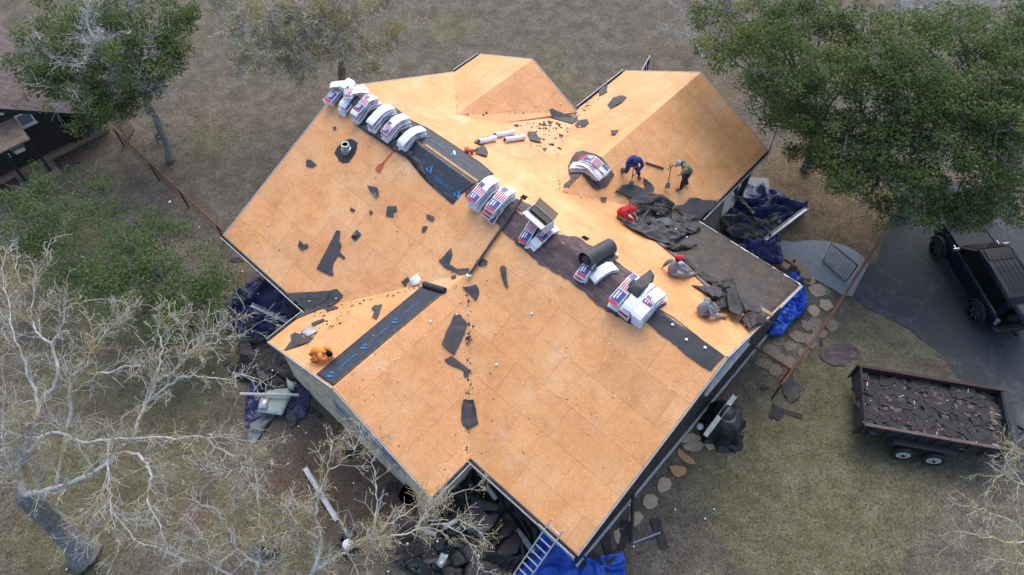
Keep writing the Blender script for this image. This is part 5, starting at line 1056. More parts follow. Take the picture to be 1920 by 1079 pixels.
# ladder against the bottom eave
o = thing('ladder', G(985, 1075), 'silver aluminium ladder leaning on the gutter above the blue tarp', 'ladder')
eA = W(*onplane(1018, 985, (0, 1, 0), -WV-.12)); eA = RF(1012, 985); 
tL, tR = W(L(RF(1020, 985))[0], -WV-.18, ZE+.15), None
uL, uR = onplane(1013, 985, (0, 1, 0), -WV-.15)[0], onplane(1052, 1020, (0, 1, 0), -WV-.15)[0]
tc = W((uL+uR)/2, -WV-.18, ZE+.1); bc = G(930, 1150, 0)+Vector((0, 0, 0)); ww = .5
sd3 = du; dl = (tc-bc); dl2 = dl.normalized()
sd3 = (du-dl2*du.dot(dl2)).normalized(); top_ = tc+dl2*.55
for s in (-1, 1):
    mb = MB(); mb.beam(bc+sd3*s*ww/2, top_+sd3*s*ww/2, .035, .09); mb.build('side_rail', M['alu'], o)
mb = MB(); k = int(dl.length/.3)
for i in range(1, k+2): c = bc+dl2*.3*i; mb.tube([c-sd3*ww/2, c+sd3*ww/2], .028, 6)
mb.build('rungs', M['alu'], o)
mb = MB(); mb.tube([tc-sd3*.5, tc+sd3*.75], .03, 6); mb.tube([tc-sd3*.5+Vector((0, 0, .08)), tc+sd3*.75+Vector((0, 0, .08))], .02, 6)
mb.build('stabiliser_bar', M['alu'], o)
# fire pit, stump of a wheel, cart under the branches
P = G(770, 936); mb = MB(); mb.tube([P, P+Vector((0, 0, .5)), P+Vector((0, 0, .5)), P+Vector((0, 0, .06))], [.34, .42, .37, .3], 20, cap=True); mb.tube([P+Vector((0, 0, .3)), P+Vector((0, 0, .34))], .36, 16); tag(mb.build('fire_pit', M['rustdark']), 'round rusty fire pit bowl by the corner of the stone gable', 'fire pit')
P = G(505, 1035); mb = MB(); mb.tube([P+Vector((math.cos(a)*.3, math.sin(a)*.22, .12+.0*a)) for a in [i*.4488 for i in range(15)]], .1, 8, cap=False); tag(mb.build('old_tyre', M['rubber']), 'small black tyre lying in the grass under the bare branches', 'tyre')
P = G(657, 1028); o = thing('mower', P, 'small black and white mower under the lower bare tree', 'mower')
mb = MB(); mb.box(P+Vector((0, 0, .28)), (.7, .55, .22), rot(.5), tp=.8); mb.box(P+Vector((-.1, .45, .2)), (.4, .35, .15), rot(.5)); mb.build('deck_housing', M['dark'], o, bevel=.03)
mb = MB(); mb.tube([P+Vector((0, 0, .38)), P+Vector((0, 0, .56))], [.2, .17], 16); mb.build('engine', M['white'], o)
for x, y in ((-.32, -.3), (.34, -.1), (-.28, .3), (.2, .36)):
    mb = MB(); c = P+Vector((x, y, .13)); mb.tube([c-Vector((.03, -.02, 0)), c+Vector((.03, -.02, 0))], .13, 14); mb.build('wheel', M['rubber'], o)
mb = MB(); h0, h1 = P+Vector((-.1, .3, .4)), P+Vector((-.45, .95, .95)); mb.tube([h0, h1, h1+Vector((.42, .12, 0)), h0+Vector((.4, .05, 0))], .018, 6); mb.build('handle', M['metal'], o)
# ================================================================ fences and gates (rusty pipe and mesh)
def fence(pts, lb, h=1.25, posts=(), mesh=True, name='pipe_fence', rr=.04):
    """pts: top rail points in the photograph at height h"""
    T_ = [G(x, y, h) for x, y in pts]; o = thing(name, Vector((T_[0].x, T_[0].y, 0)), lb, 'fence')
    mb = MB(); mb.tube(T_, rr, 8); mb.build('top_rail', M['rust'], o)
    for q in posts:
        t = G(q[0], q[1], h); m = MB(); m.tube([Vector((t.x, t.y, 0)), Vector((t.x, t.y, h))], .04, 8); m.build('post', M['rustdark'], o)
    if mesh:
        m = MB()
        for a, b2 in zip(T_, T_[1:]):
            d = b2-a; n = int(d.length/.16)
            for i in range(n): p = a+d*(i/n); m.beam(Vector((p.x, p.y, .06)), Vector((p.x, p.y, h)), .006, .006, up=Vector((1, 0, 0)))
            for k in range(7): z = Vector((0, 0, -h+.12+k*.16)); m.beam(a+z, b2+z, .006, .006)
        m.build('wire_mesh', M['rustdark'], o)
    return o
fence([(210, 238), (279, 305), (335, 356), (418, 433)], 'long rusty pipe rail fence between the cabin and the left roof corner', 1.25, [(212, 240), (279, 305), (335, 356), (405, 421)])
fence([(1681, 395), (1640, 465), (1560, 590), (1465, 722)], 'long rusty rail fence crossing the end of the concrete path', 1.2, [(1640, 465), (1598, 531), (1568, 578), (1510, 660), (1465, 722)], rr=.055)
fence([(1402, 642), (1440, 666), (1482, 692)], 'short rusty rail fence joining the house corner to the long fence', 1.2, [(1402, 642), (1482, 692)], rr=.055)
def gate(cs, h, lb):
    """cs: four corners in the photograph: hinge top, free top, free bottom, hinge bottom, with heights"""
    P_ = [G(x, y, z) for x, y, z in cs]; o = thing('metal_gate', Vector((P_[0].x, P_[0].y, 0)), lb, 'gate')
    mb = MB(); mb.tube(P_+[P_[0]], .035, 8, cap=False); mb.build('gate_frame', M['rust'], o)
    m = MB()
    for k in range(1, 10):
        t = k/10; m.tube([P_[0].lerp(P_[1], t), P_[3].lerp(P_[2], t)], .007, 4, cap=False); m.tube([P_[0].lerp(P_[3], t), P_[1].lerp(P_[2], t)], .007, 4, cap=False)
    m.build('gate_mesh', M['rustdark'], o); return o
hg = G(1608, 498, 1.15); fg = G(1559, 457, 1.15)
gate([(1608, 498, 1.15), (1559, 457, 1.15), (1543, 490, .1), (1586, 529, .1)], 1.2, 'open rusty mesh gate standing over the concrete path')
gate([(230, 206, 1.2), (252, 244, 1.2), (241, 262, .1), (218, 224, .1)], 1.2, 'open rusty gate frame under the green oak by the cabin')
# ================================================================ cabin, top left
C0 = G(143, 273); dC = Vector((.7463, .6656, 0)); nC = Vector((.6656, -.7463, 0)); bC = -nC
def onwall(px, py, off=0):
    d = ray(px, py); o_ = Vector((0, 0, CH)); t = ((C0+nC*off)-o_).dot(nC)/d.dot(nC); P = o_+d*t; return (P-C0).dot(dC), P.z
K = thing('cabin', C0, 'black clad cabin with a brown shingle roof at the left edge', 'cabin')
def CW(t, n, z): return C0+dC*t+nC*n+Vector((0, 0, z))
HE = 2.35; tl, zl = onwall(0, 200); sl = (zl-HE)/(-tl); tr_ = -7.5; zr_ = HE-sl*tr_
# gable wall as lapped boards
mb = MB(); z = .28
while z < zr_:
    x1 = 0 if z < HE else -(z-HE)/sl
    if x1 > -9: mb.box(CW((x1-9)/2, -.02, z+.075), (x1+9, .05, .16), Matrix((dC, nC, Vector((0, 0, 1)))).transposed() @ Matrix.Rotation(.16, 3, 'X'))
    z += .15
mb.build('siding', M['blackboard'], K)
mb = MB(); pl_ = [CW(-9, -.06, 0), CW(0, -.06, 0), CW(0, -.06, HE), CW(-7.5, -.06, zr_), CW(-9, -.06, zr_)]; q = [p+bC*9 for p in pl_]
mb.add(pl_+q, [(0, 1, 2, 3, 4), (9, 8, 7, 6, 5), (1, 6, 7, 2), (0, 5, 6, 1), (2, 7, 8, 3)]); mb.build('wall', M['blackboard'], K)
mb = MB(); mb.box(CW(.0, .02, HE/2), (.12, .12, HE), rot(.728)); mb.build('corner_trim', M['dark'], K)
mb = MB(); mb.add([CW(0, -1.0, .0), CW(1.9, -1.0, 0), CW(1.9, -1.0, 2.1), CW(0, -1.0, 2.3), CW(0, -6, .0), CW(1.9, -6, 0), CW(1.9, -6, 2.1), CW(0, -6, 2.3)], [(0, 1, 2, 3), (1, 5, 6, 2), (3, 2, 6, 7)]); mb.build('porch_wall', M['blackboard'], K)
mb = MB(); mb.add([CW(-9, .0, 0), CW(.0, .0, 0), CW(.0, .0, .3), CW(-9, .0, .3), CW(-9, .22, 0), CW(0, .22, 0), CW(0, .22, .3), CW(-9, .22, .3)], [(4, 5, 6, 7), (7, 6, 2, 3), (5, 1, 2, 6)]); mb.build('foundation', M['sand'], K)
ruv2 = lambda q: ((q-C0).dot(nC), ((q-C0).dot(dC))*1.05)
mb = MB(); e0 = 2.1
A_ = [CW(e0, .35, HE-sl*e0), CW(-7.5, .35, zr_), CW(-7.5, -9, zr_), CW(e0, -9, HE-sl*e0)]; A_ = [p+Vector((0, 0, .12)) for p in A_]
mb.add(A_+[p-Vector((0, 0, .12)) for p in A_], [(0, 3, 2, 1)[::1], (4, 5, 6, 7), (0, 4, 7, 3), (0, 1, 5, 4), (2, 6, 5, 1), (3, 7, 6, 2)]); mb.build('roof', M['cabinshingle'], K, uv=ruv2)
mb = MB(); mb.beam(A_[0]+nC*.04-Vector((0, 0, .1)), A_[1]+nC*.04-Vector((0, 0, .1)), .05, .2); mb.build('rake_board', M['dark'], K)
mb = MB(); B_ = [CW(-7.5, .35, zr_), CW(-16, .35, zr_-sl*8.5), CW(-16, -9, zr_-sl*8.5), CW(-7.5, -9, zr_)]; mb.add(B_, [(0, 3, 2, 1)]); mb.build('roof', M['cabinshingle'], K, uv=ruv2)
# canopy above the door with its posts
p1, p2 = G(96, 322), G(47, 337); t1 = (p1-C0).dot(dC); n1 = (p1-C0).dot(nC); t2 = (p2-C0).dot(dC)
mb = MB(); Q_ = [CW(t1+.12, 0, 2.85), CW(t1+.12, n1+.3, 2.38), CW(t2-2.2, n1+.3, 2.38), CW(t2-2.2, 0, 2.85)]
mb.add(Q_+[p-Vector((0, 0, .09)) for p in Q_], [(0, 3, 2, 1), (4, 5, 6, 7), (0, 1, 5, 4), (1, 2, 6, 5), (2, 3, 7, 6)]); mb.build('canopy', M['canopyshingle'], K, uv=lambda q: ((q-C0).dot(dC), (q-C0).dot(nC)*1.1))
for t in (t1, t2): mb = MB(); mb.box(CW(t, n1, 1.17), (.13, .13, 2.34), rot(.728)); mb.build('canopy_post', M['dark'], K)
tw, zw = onwall(46, 222); Mw = dict(mat=M['white'])
f = window(CW(tw, .06, zw), dC, zu, .62, .62, nC, parent=K, mat=M['white'])
td, zd_ = onwall(28, 272); mb = MB(); Mx = Matrix((dC, nC, zu)).transposed(); mb.box(CW(td, .05, 1.2), (1.0, .06, 2.1), Mx); door = mb.build('door', M['dark'], K)
mb = MB(); mb.box(CW(td, .09, zd_), (.62, .03, .72), Mx); mb.build('door_pane', M['glass'], door)
t3, z3 = onwall(36, 281); mb = MB(); mb.box(CW(t3, .11, z3), (.45, .02, .2), Mx); mb.build('door_sign', M['white'], door)
t4, z4 = onwall(17, 290); mb = MB(); mb.ell(CW(t4, .12, z4+.1), (.045, .045, .045)); mb.ell(CW(t4, .12, z4-.05), (.04, .04, .04)); mb.build('handle', M['white'], door)
t5, z5 = onwall(15, 203); mb = MB(); mb.ell(CW(t5, .12, z5), (.1, .1, .08), nu=10); mb.ell(CW(t5-.35, .12, z5-.05), (.09, .09, .07), nu=10); mb.build('flood_lamp', M['white'], K)
sheet('door_slab', [CW(t1+.35, .2, 0), CW(t1+.35, 1.5, 0), CW(t2-.3, 1.5, 0), CW(t2-.3, .2, 0)], M['sand'], .0, .06, .06, 2, parent=K)
for k, (x, y) in enumerate([(152, 270), (163, 264), (175, 259), (188, 253), (198, 249)]):
    mb = MB(); mb.box(G(x, y)+Vector((0, 0, .1)), (.42, .22, .2), rot(.72)); tag(mb.build('edging_block', M['sand' if k < 2 else 'flaggrey'], bevel=.02), f'{["first", "second", "third", "fourth", "last"][k]} edging block counted from the corner of the black cabin', 'block', 'edging blocks by the cabin')
sheet('paving_slab', gpoly([(5, 66), (55, 52), (62, 70), (30, 80)]), M['flag'], 0, .05, .05, 1, label='pale paving slab behind the roof of the cabin', cat='slab')
# ================================================================ SUV
def suv():
    fl, rl = G(1752, 482), G(1816, 592)
    hd = (fl-rl).normalized(); hd = Vector((hd.x, hd.y, 0)).normalized(); rt_ = Vector((hd.y, -hd.x, 0))
    org = (fl+rl)/2+rt_*1.0; o = thing('parked_suv', Vector((org.x, org.y, 0)), 'black lifted four door vehicle with its tailgate open on the asphalt', 'car')
    def T(x, y, z): return Vector((org.x, org.y, 0))+rt_*x+hd*y+Vector((0, 0, z if z < .7 else z*1.17-.12))     # x right, y forward
    MR = Matrix((rt_, hd, zu)).transposed()
    def loft(st, mi=0, mb=None, close=True):
        mb = mb or MB(); n = len(st[0][1]); vs = []
        for y, sec in st:
            for x, z in sec: vs.append(T(x, y, z))
        fs = [(i*n+j, i*n+(j+1) % n, (i+1)*n+(j+1) % n, (i+1)*n+j) for i in range(len(st)-1) for j in range(n)]+[tuple(range(n)), tuple((len(st)-1)*n+j for j in range(n))[::-1]]
        mb.add(vs, fs, mi); return mb
    def body(w_, zb, zt, r=.12): return [(-w_+.05, zb), (-w_, zb+.15), (-w_, zt-r), (-w_+r, zt), (w_-r, zt), (w_, zt-r), (w_, zb+.15), (w_-.05, zb)]
    loft([(-2.68, body(.86, .62, 1.12)), (-2.6, body(.98, .55, 1.22)), (-1.0, body(1.0, .55, 1.27)), (.9, body(1.0, .55, 1.27)), (1.1, body(1.0, .55, 1.25)), (2.3, body(.97, .55, 1.16)), (2.62, body(.9, .6, 1.06)), (2.72, body(.8, .66, .96))]).build('body', M['carpaint'], o, bevel=.02)
    loft([(1.12, body(.88, 1.15, 1.285, .05)), (2.0, body(.86, 1.1, 1.25, .05)), (2.55, body(.8, 1.02, 1.16, .05))]).build('bonnet', M['carpaint'], o, bevel=.02)
    def cab(w0, w1, zt): return [(-w0, 1.24), (-w1, zt-.06), (-w1+.1, zt), (w1-.1, zt), (w1, zt-.06), (w0, 1.24)]
    loft([(-2.5, cab(.93, .78, 1.78)), (-2.1, cab(.95, .78, 1.88)), (-.6, cab(.95, .78, 1.93)), (.35, cab(.95, .76, 1.88)), (1.12, cab(.93, .88, 1.3))]).build('cabin_shell', M['carpaint'], o, bevel=.02)
    for s in (-1, 1):
        for (y0, y1, ya, yb) in ((-2.3, -1.55, -2.15, -1.55), (-1.45, -.5, -1.45, -.5), (-.4, .9, -.4, .38)):
            mb = MB(); mb.add([T(s*.955, y0, 1.30), T(s*.955, y1, 1.30), T(s*.80, yb, 1.82), T(s*.80, ya, 1.82)], [(0, 1, 2, 3)]); mb.build('side_window', M['carglass'], o)
    mb = MB(); mb.add([T(-.72, 1.06, 1.372), T(.72, 1.06, 1.372), T(.64, .42, 1.852), T(-.64, .42, 1.852)], [(0, 1, 2, 3)]); mb.build('windscreen', M['carglass'], o)
    for s in (-1, 1):
        mb = MB(); mb.box(T(s*.68, -.85, 1.97), (.035, 2.1, .03), MR); mb.build('roof_rail', M['dark'], o)
        mb = MB(); mb.box(T(s*1.0, -.6, 1.285), (.02, 3.6, .02), MR); mb.build('side_trim', M['chrome'], o)
        mb = MB(); mb.box(T(s*1.15, .82, 1.36), (.28, .12, .2), MR); m_ = mb.build('door_mirror', M['dark'], o, bevel=.03)
        mb = MB(); mb.box(T(s*1.15, .885, 1.40), (.26, .02, .14), MR); mb.build('mirror_cap', M['chrome'], m_)
        mb = MB(); mb.box(T(s*1.06, -.1, .5), (.18, 2.0, .06), MR); mb.build('side_step', M['dark'], o)
        for y in (-.95, .1): mb = MB(); mb.box(T(s*1.012, y, 1.14), (.03, .16, .04), MR); mb.build('door_handle', M['dark'], o)
    mb = MB()
    for k in range(5): mb.box(T(-.4+.2*k, -1.0, 1.945), (.014, 1.9, .012), MR)
    mb.build('roof_ribs', M['carpaint'], o)
    mb = MB(); mb.box(T(0, .02, 1.935), (1.1, .6, .012), MR); mb.build('sunroof', M['carglass'], o)
    for s in (-1, 1):
        for y in (-1.72, 1.72):
            c = T(s*.98, y, .46); ax = rt_*s
            wf = MB(); n = 28; prof = [(.33, -.15), (.44, -.16), (.47, -.1), (.475, 0), (.47, .1), (.44, .16), (.33, .15)]
            vs = []; e1 = hd; e2 = zu
            for i in range(n):
                a = 6.2832*i/n
                for r, x in prof: vs.append(c+ax*x+(e1*math.cos(a)+e2*math.sin(a))*r)
            k = len(prof); wf.add(vs, [(i*k+j, ((i+1) % n)*k+j, ((i+1) % n)*k+j+1, i*k+j+1) for i in range(n) for j in range(k-1)])
            wo = wf.build('wheel', M['rubber'], o)
            rm = MB(); rm.tube([c+ax*-.12, c+ax*.02], .33, 24); rm.build('rim', M['dark'], wo)
            sp = MB()
            for i in range(6):
                a = i*1.0472+.3; d_ = e1*math.cos(a)+e2*math.sin(a); t_ = e2*math.cos(a)-e1*math.sin(a)
                sp.beam(c+ax*.05+d_*.1+t_*.02, c+ax*.08+d_*.31+t_*.05, .028, .03, up=ax)
            sp.build('spokes', M['chrome'], wo)
            fe = MB(); fv = []
            for i in range(13):
                a = math.pi*i/12
                for r, x in ((.54, -.1), (.54, .14), (.6, .13), (.6, -.1)): fv.append(c+ax*x+(e1*math.cos(a)+e2*math.sin(a))*r)
            fe.add(fv, [(i*4+j, i*4+(j+1) % 4, (i+1)*4+(j+1) % 4, (i+1)*4+j) for i in range(12) for j in range(4)]); fe.build('wheel_arch', M['dark'], o)
    # open rear: dark load space, bumper, raised tailgate, lamps
    mb = MB(); mb.box(T(0, -2.66, 1.2), (1.5, .1, .9), MR); mb.build('load_space', M['carglass'], o)
    mb = MB(); mb.box(T(0, -2.78, .72), (1.9, .28, .26), MR); mb.build('bumper', M['dark'], o, bevel=.04)
    for k in range(3): pass
    mb = MB(); mb.box(T(0, -2.95, .58), (.1, .35, .06), MR); mb.tube([T(0, -3.1, .6), T(0, -3.1, .72)], .04, 8); mb.build('tow_hitch', M['dark'], o)
    tg = MB(); n = 8; vs = []
    for i in range(n+1):
        a = i/n; y = -2.45-.95*a; z = 1.86+.10*math.sin(a*2.4)-.12*a
        for x in (-.78, -.4, 0, .4, .78): vs.append(T(x*(1-.03*a), y, z-.05*abs(x)))
    tg.add(vs, [(i*5+j, i*5+j+1, (i+1)*5+j+1, (i+1)*5+j) for i in range(n) for j in range(4)]); t_ = tg.build('tailgate', M['carpaint'], o, smooth=True); s_ = t_.modifiers.new('s', 'SOLIDIFY'); s_.thickness = .06
    mb = MB(); mb.box(T(.05, -3.28, 1.84), (.5, .12, .02), MR); mb.build('number_plate', M['metal'], t_)
    for s in (-1, 1):
        mb = MB(); mb.box(T(s*.92, -2.62, 1.05), (.12, .12, .3), MR); mb.build('tail_lamp', M['glass'], o)
        mb = MB(); mb.box(T(s*.72, 2.64, .92), (.34, .14, .2), MR); mb.build('headlight', M['glass'], o)
    mb = MB(); mb.box(T(0, 2.74, .85), (1.1, .06, .34), MR); mb.build('grille', M['dark'], o)
suv()
# ================================================================ loaded dump trailer
def trailer():
    a0 = Vector((13.32, 12.13, 0)); ang = R(-11.0); e1 = Vector((math.cos(ang), math.sin(ang), 0)); e2 = Vector((-math.sin(ang), math.cos(ang), 0))
    o = thing('dump_trailer', a0+e1*2.6, 'black tandem axle dump trailer filled with torn brown shingles', 'trailer')
    def T(x, y, z): return a0+e1*x+e2*y+Vector((0, 0, z))
    MR = Matrix((e1, e2, zu)).transposed(); Lb, Hw, z0, z1 = 5.25, 1.24, .72, 1.5
    mb = MB(); mb.box(T(Lb/2, 0, z0), (Lb, 2*Hw, .08), MR); mb.build('floor_pan', M['dark'], o)
    for s in (-1, 1):
        mb = MB(); mb.box(T(Lb/2, s*Hw, (z0+z1)/2), (Lb, .05, z1-z0), MR)
        for k in range(9): mb.box(T(.3+k*.58, s*(Hw+.055), (z0+z1)/2-.06), (.08, .06, z1-z0-.14), MR)
        mb.build('side_panel', M['dark'], o)
        mb = MB(); mb.box(T(Lb/2, s*Hw, z1+.03), (Lb+.1, .11, .07), MR); mb.build('top_rim', M['rustdark'] if s > 0 else M['deb_brown'], o)
    mb = MB(); mb.box(T(Lb-.05, 0, (z0+z1)/2+.02), (.06, 2*Hw, z1-z0), MR); mb.box(T(Lb+.12, 0, z1-.02), (.34, 2*Hw+.1, .06), MR @ Matrix.Rotation(.25, 3, 'Y')); mb.build('front_panel', M['dark'], o)
    for s in (-1, 1):
        mb = MB(); mb.box(T(-.02, s*Hw/2, (z0+z1)/2), (.05, Hw-.03, z1-z0), MR); mb.tube([T(.0, s*.05, z1+.04), T(.0, s*(Hw-.02), z1+.04)], .045, 8); mb.build('rear_door', M['deb_dark'], o)
        mb = MB(); mb.tube([T(-.1, s*(Hw-.02), z0-.1), T(-.1, s*(Hw-.02), z1+.14)], .05, 8); mb.build('corner_post', M['dark'], o)
    for s in (-1, 1):
        mb = MB(); mb.beam(T(.0, s*.75, .6), T(Lb+.2, s*.75, .6), .1, .18); mb.beam(T(Lb+.2, s*.75, .6), T(Lb+1.5, 0, .6), .1, .14); mb.build('chassis_rail', M['dark'], o)
        mb = MB(); mb.box(T(2.35, s*(Hw+.18), .98), (2.25, .26, .04), MR); mb.box(T(1.17, s*(Hw+.18), .84), (.3, .26, .04), MR @ Matrix.Rotation(-.9, 3, 'Y')); mb.box(T(3.53, s*(Hw+.18), .84), (.3, .26, .04), MR @ Matrix.Rotation(.9, 3, 'Y')); mb.build('mudguard', M['dark'], o)
        for x in (1.78, 2.88):
            c = T(x, s*(Hw+.34), .42); n = 24; vs = []; ax = e2*s
            prof = [(.24, -.09), (.38, -.11), (.41, -.07), (.42, 0), (.41, .07), (.38, .11), (.24, .08)]
            for i in range(n):
                a = 6.2832*i/n
                for r, q in prof: vs.append(c+ax*q+(e1*math.cos(a)+zu*math.sin(a))*r)
            k = 7; mb = MB(); mb.add(vs, [(i*k+j, ((i+1) % n)*k+j, ((i+1) % n)*k+j+1, i*k+j+1) for i in range(n) for j in range(6)]); wo = mb.build('wheel', M['rubber'], o)
            mb = MB(); mb.tube([c-ax*.05, c+ax*.09], .25, 20); mb.build('rim', M['wheelwhite'], wo)
            mb = MB(); mb.tube([c+ax*.08, c+ax*.14], .06, 10)
            for i in range(6): a = i*1.047; q = c+ax*.095+(e1*math.cos(a)+zu*math.sin(a))*.14; mb.box(q, (.05, .012, .05), MR)
            mb.build('hub', M['dark'], wo)
    mb = MB(); mb.tube([T(Lb+1.5, 0, .6), T(Lb+1.75, 0, .62)], .06, 8); mb.build('coupler', M['dark'], o)
    mb = MB(); mb.tube([T(Lb+.9, .0, .1), T(Lb+.9, 0, 1.1)], .05, 8); mb.box(T(Lb+.9, 0, 1.14), (.18, .1, .1), MR); mb.build('jack', M['metal'], o)
    mb = MB(); mb.box(T(4.75, -Hw-.09, 1.02), (.3, .012, .09), MR); mb.build('warning_plate', M['white'], o)
    for x in (.45, 3.6): mb = MB(); mb.box(T(x, -Hw-.09, 1.12), (.2, .012, .04), MR); mb.build('reflector', M['metal'], o)
    mb = MB(); mb.box(T(-.16, .0, 1.1), (.05, .5, .08), MR); mb.build('door_latch', M['rustdark'], o)
    # the load: a heaped mass of broken shingles
    q = [T(.06, -Hw+.05, 0), T(Lb-.1, -Hw+.05, 0), T(Lb-.1, Hw-.05, 0), T(.06, Hw-.05, 0)]
    hz = lambda x, y: 1.12+.13*noise.noise(Vector((x*.9, y*.9, 4)))
    base_ = MB(); sh = sheet('shingle_load_base', q, M['debris'], hz, 0, .02, .16, amp=.16, freq=3, smooth=False)
    mb = MB(); vs0 = [tuple(v.co+sh.location) for v in sh.data.vertices]; mb.add(vs0, [tuple(p.vertices) for p in sh.data.polygons], 2); bpy.data.objects.remove(sh)
    rnd = random.Random(5)
    for i in range(1150):
        x, y = rnd.uniform(.2, Lb-.3), rnd.uniform(-Hw+.15, Hw-.15); p = T(x, y, 0); z = hz(p.x, p.y)+rnd.uniform(.04, .2)
        br = rnd.random(); clus = noise.noise(Vector((x*1.1, y*1.3, 9)))
        mi = 0 if br < .3+.5*clus else 1
        if rnd.random() < .04: mi = 3
        w_, l_ = (rnd.uniform(.09, .17), rnd.uniform(.12, .26)) if mi == 0 else (rnd.uniform(.1, .26), rnd.uniform(.2, .85))
        if mi == 3: w_, l_ = .025, rnd.uniform(.15, .55)
        mb.box(Vector((p.x, p.y, z)), (l_, w_, .012), rot(rnd.choice((ang, ang+.7, ang-.6, ang+1.5))+rnd.gauss(0, .3), rnd.gauss(0, .07), rnd.gauss(0, .07)), mi)
    tag(mb.build('shingle_load', [M['deb_brown'], M['deb_dark'], M['debris'], M['metal']]), 'heap of broken brown and dark shingles filling the trailer bed', 'debris', kind='stuff')
trailer()
# caps dropped on the ground
def gcap(px, py, r=.05, h=.05, where='on the lawn'):
    cap_at(G(px, py, h), r, where)
for x, y in [(454, 509), (485, 519), (431, 527), (430, 582), (438, 551), (396, 621), (461, 666), (663, 906), (1266, 888+68), (1339, 955), (1322, 973), (1180, 948), (1188, 1025), (560, 800), (574, 812), (728, 1072), (125, 1068), (400, 700), (600, 540+290), (1245, 690+170), (540, 870), (374, 427)]: gcap(x, y)
for x, y in [(449, 590), (474, 588), (484, 551), (497, 579), (511, 695), (473, 622), (550, 650), (438, 700)]: gcap(x, y, .05, .75, 'on the tarps left of the house')
for x, y in [(820, 1015), (750, 1018), (764, 1020), (897, 1042)]: gcap(x, y, .06, .8, 'on the black tarp heap')
# ================================================================ trees
import numpy as np
rng = np.random.default_rng(11)
def leafmesh(nm, C, size, rv, mat, parent, up=.35, asp=.6, zoff=0):
    n = len(C); C = np.asarray(C, float)
    nrm = rng.normal(size=(n, 3)); nrm[:, 2] = np.abs(nrm[:, 2])+up*2; nrm /= np.linalg.norm(nrm, axis=1)[:, None]
    t = rng.normal(size=(n, 3)); t -= nrm*(t*nrm).sum(1)[:, None]; t /= np.linalg.norm(t, axis=1)[:, None]; b_ = np.cross(nrm, t)
    s = (size*rng.uniform(.6, 1.35, n))[:, None]
    V = np.stack([C-t*s*.5, C-b_*s*asp*.5+nrm*s*.06, C+t*s*.5, C+b_*s*asp*.5+nrm*s*.06], 1).reshape(-1, 3)
    base_ = WL[parent.name] if parent is not None else Vector((0, 0, 0)); V -= np.array(base_)
    me = bpy.data.meshes.new(nm); me.vertices.add(4*n); me.vertices.foreach_set('co', V.ravel()); me.loops.add(4*n); me.loops.foreach_set('vertex_index', np.arange(4*n, dtype=np.int32))
    me.polygons.add(n); me.polygons.foreach_set('loop_start', np.arange(0, 4*n, 4, dtype=np.int32)); me.polygons.foreach_set('loop_total', np.full(n, 4, dtype=np.int32))
    me.update(); me.validate(); at = me.attributes.new('rnd', 'FLOAT', 'FACE'); at.data.foreach_set('value', np.clip(rv, 0, 1).astype(np.float32)); me.materials.append(mat)
    o = bpy.data.objects.new(nm, me); COL.objects.link(o)
    if parent is not None: o.parent = parent
    return o
def smoothline(P, k=4, jit=.0):
    out = []
    for i in range(len(P)-1):
        p0, p1, p2, p3 = P[max(i-1, 0)], P[i], P[i+1], P[min(i+2, len(P)-1)]
        for j in range(k):
            t = j/k; q = .5*((2*p1)+(p2-p0)*t+(2*p0-5*p1+4*p2-p3)*t*t+(3*p1-p0-3*p2+p3)*t*t*t)
            if jit and (i or j): q = q+Vector((random.gauss(0, jit), random.gauss(0, jit), random.gauss(0, jit)))
            out.append(q)
    return out+[P[-1]]
def rdir(d, ang):
    p = d.orthogonal().normalized(); p.rotate(Matrix.Rotation(random.random()*6.283, 3, d)); return (d*math.cos(ang)+p*math.sin(ang)).normalized()
TIPS = []
def grow(mb, p, d, ln, r, lvl, rmin=.009, wig=.32, den=1.0):
    n = max(3, int(ln/.22)); pts = [p]; rad = [r]; dd = d.copy()
    for i in range(n):
        dd = (dd+Vector((random.gauss(0, wig), random.gauss(0, wig), random.gauss(0, wig)+.05))*.55).normalized(); pts.append(pts[-1]+dd*ln/n); rad.append(max(rmin*.7, r*(1-(i+1)/n*.8)))
    mb.tube(pts, rad, 5 if r > .04 else 3, cap=False); TIPS.append((pts[-1], lvl)); TIPS.append((pts[len(pts)//2], lvl))
    if lvl > 0:
        k = max(2, int(ln*den*(5.2 if lvl == 1 else 3.6)))
        for _ in range(k):
            i = random.randint(1, n); grow(mb, pts[i], rdir((pts[i]-pts[i-1]).normalized(), random.uniform(.5, 1.1)), ln*random.uniform(.3, .6), max(rmin, rad[i]*.6), lvl-1, rmin, wig, den)
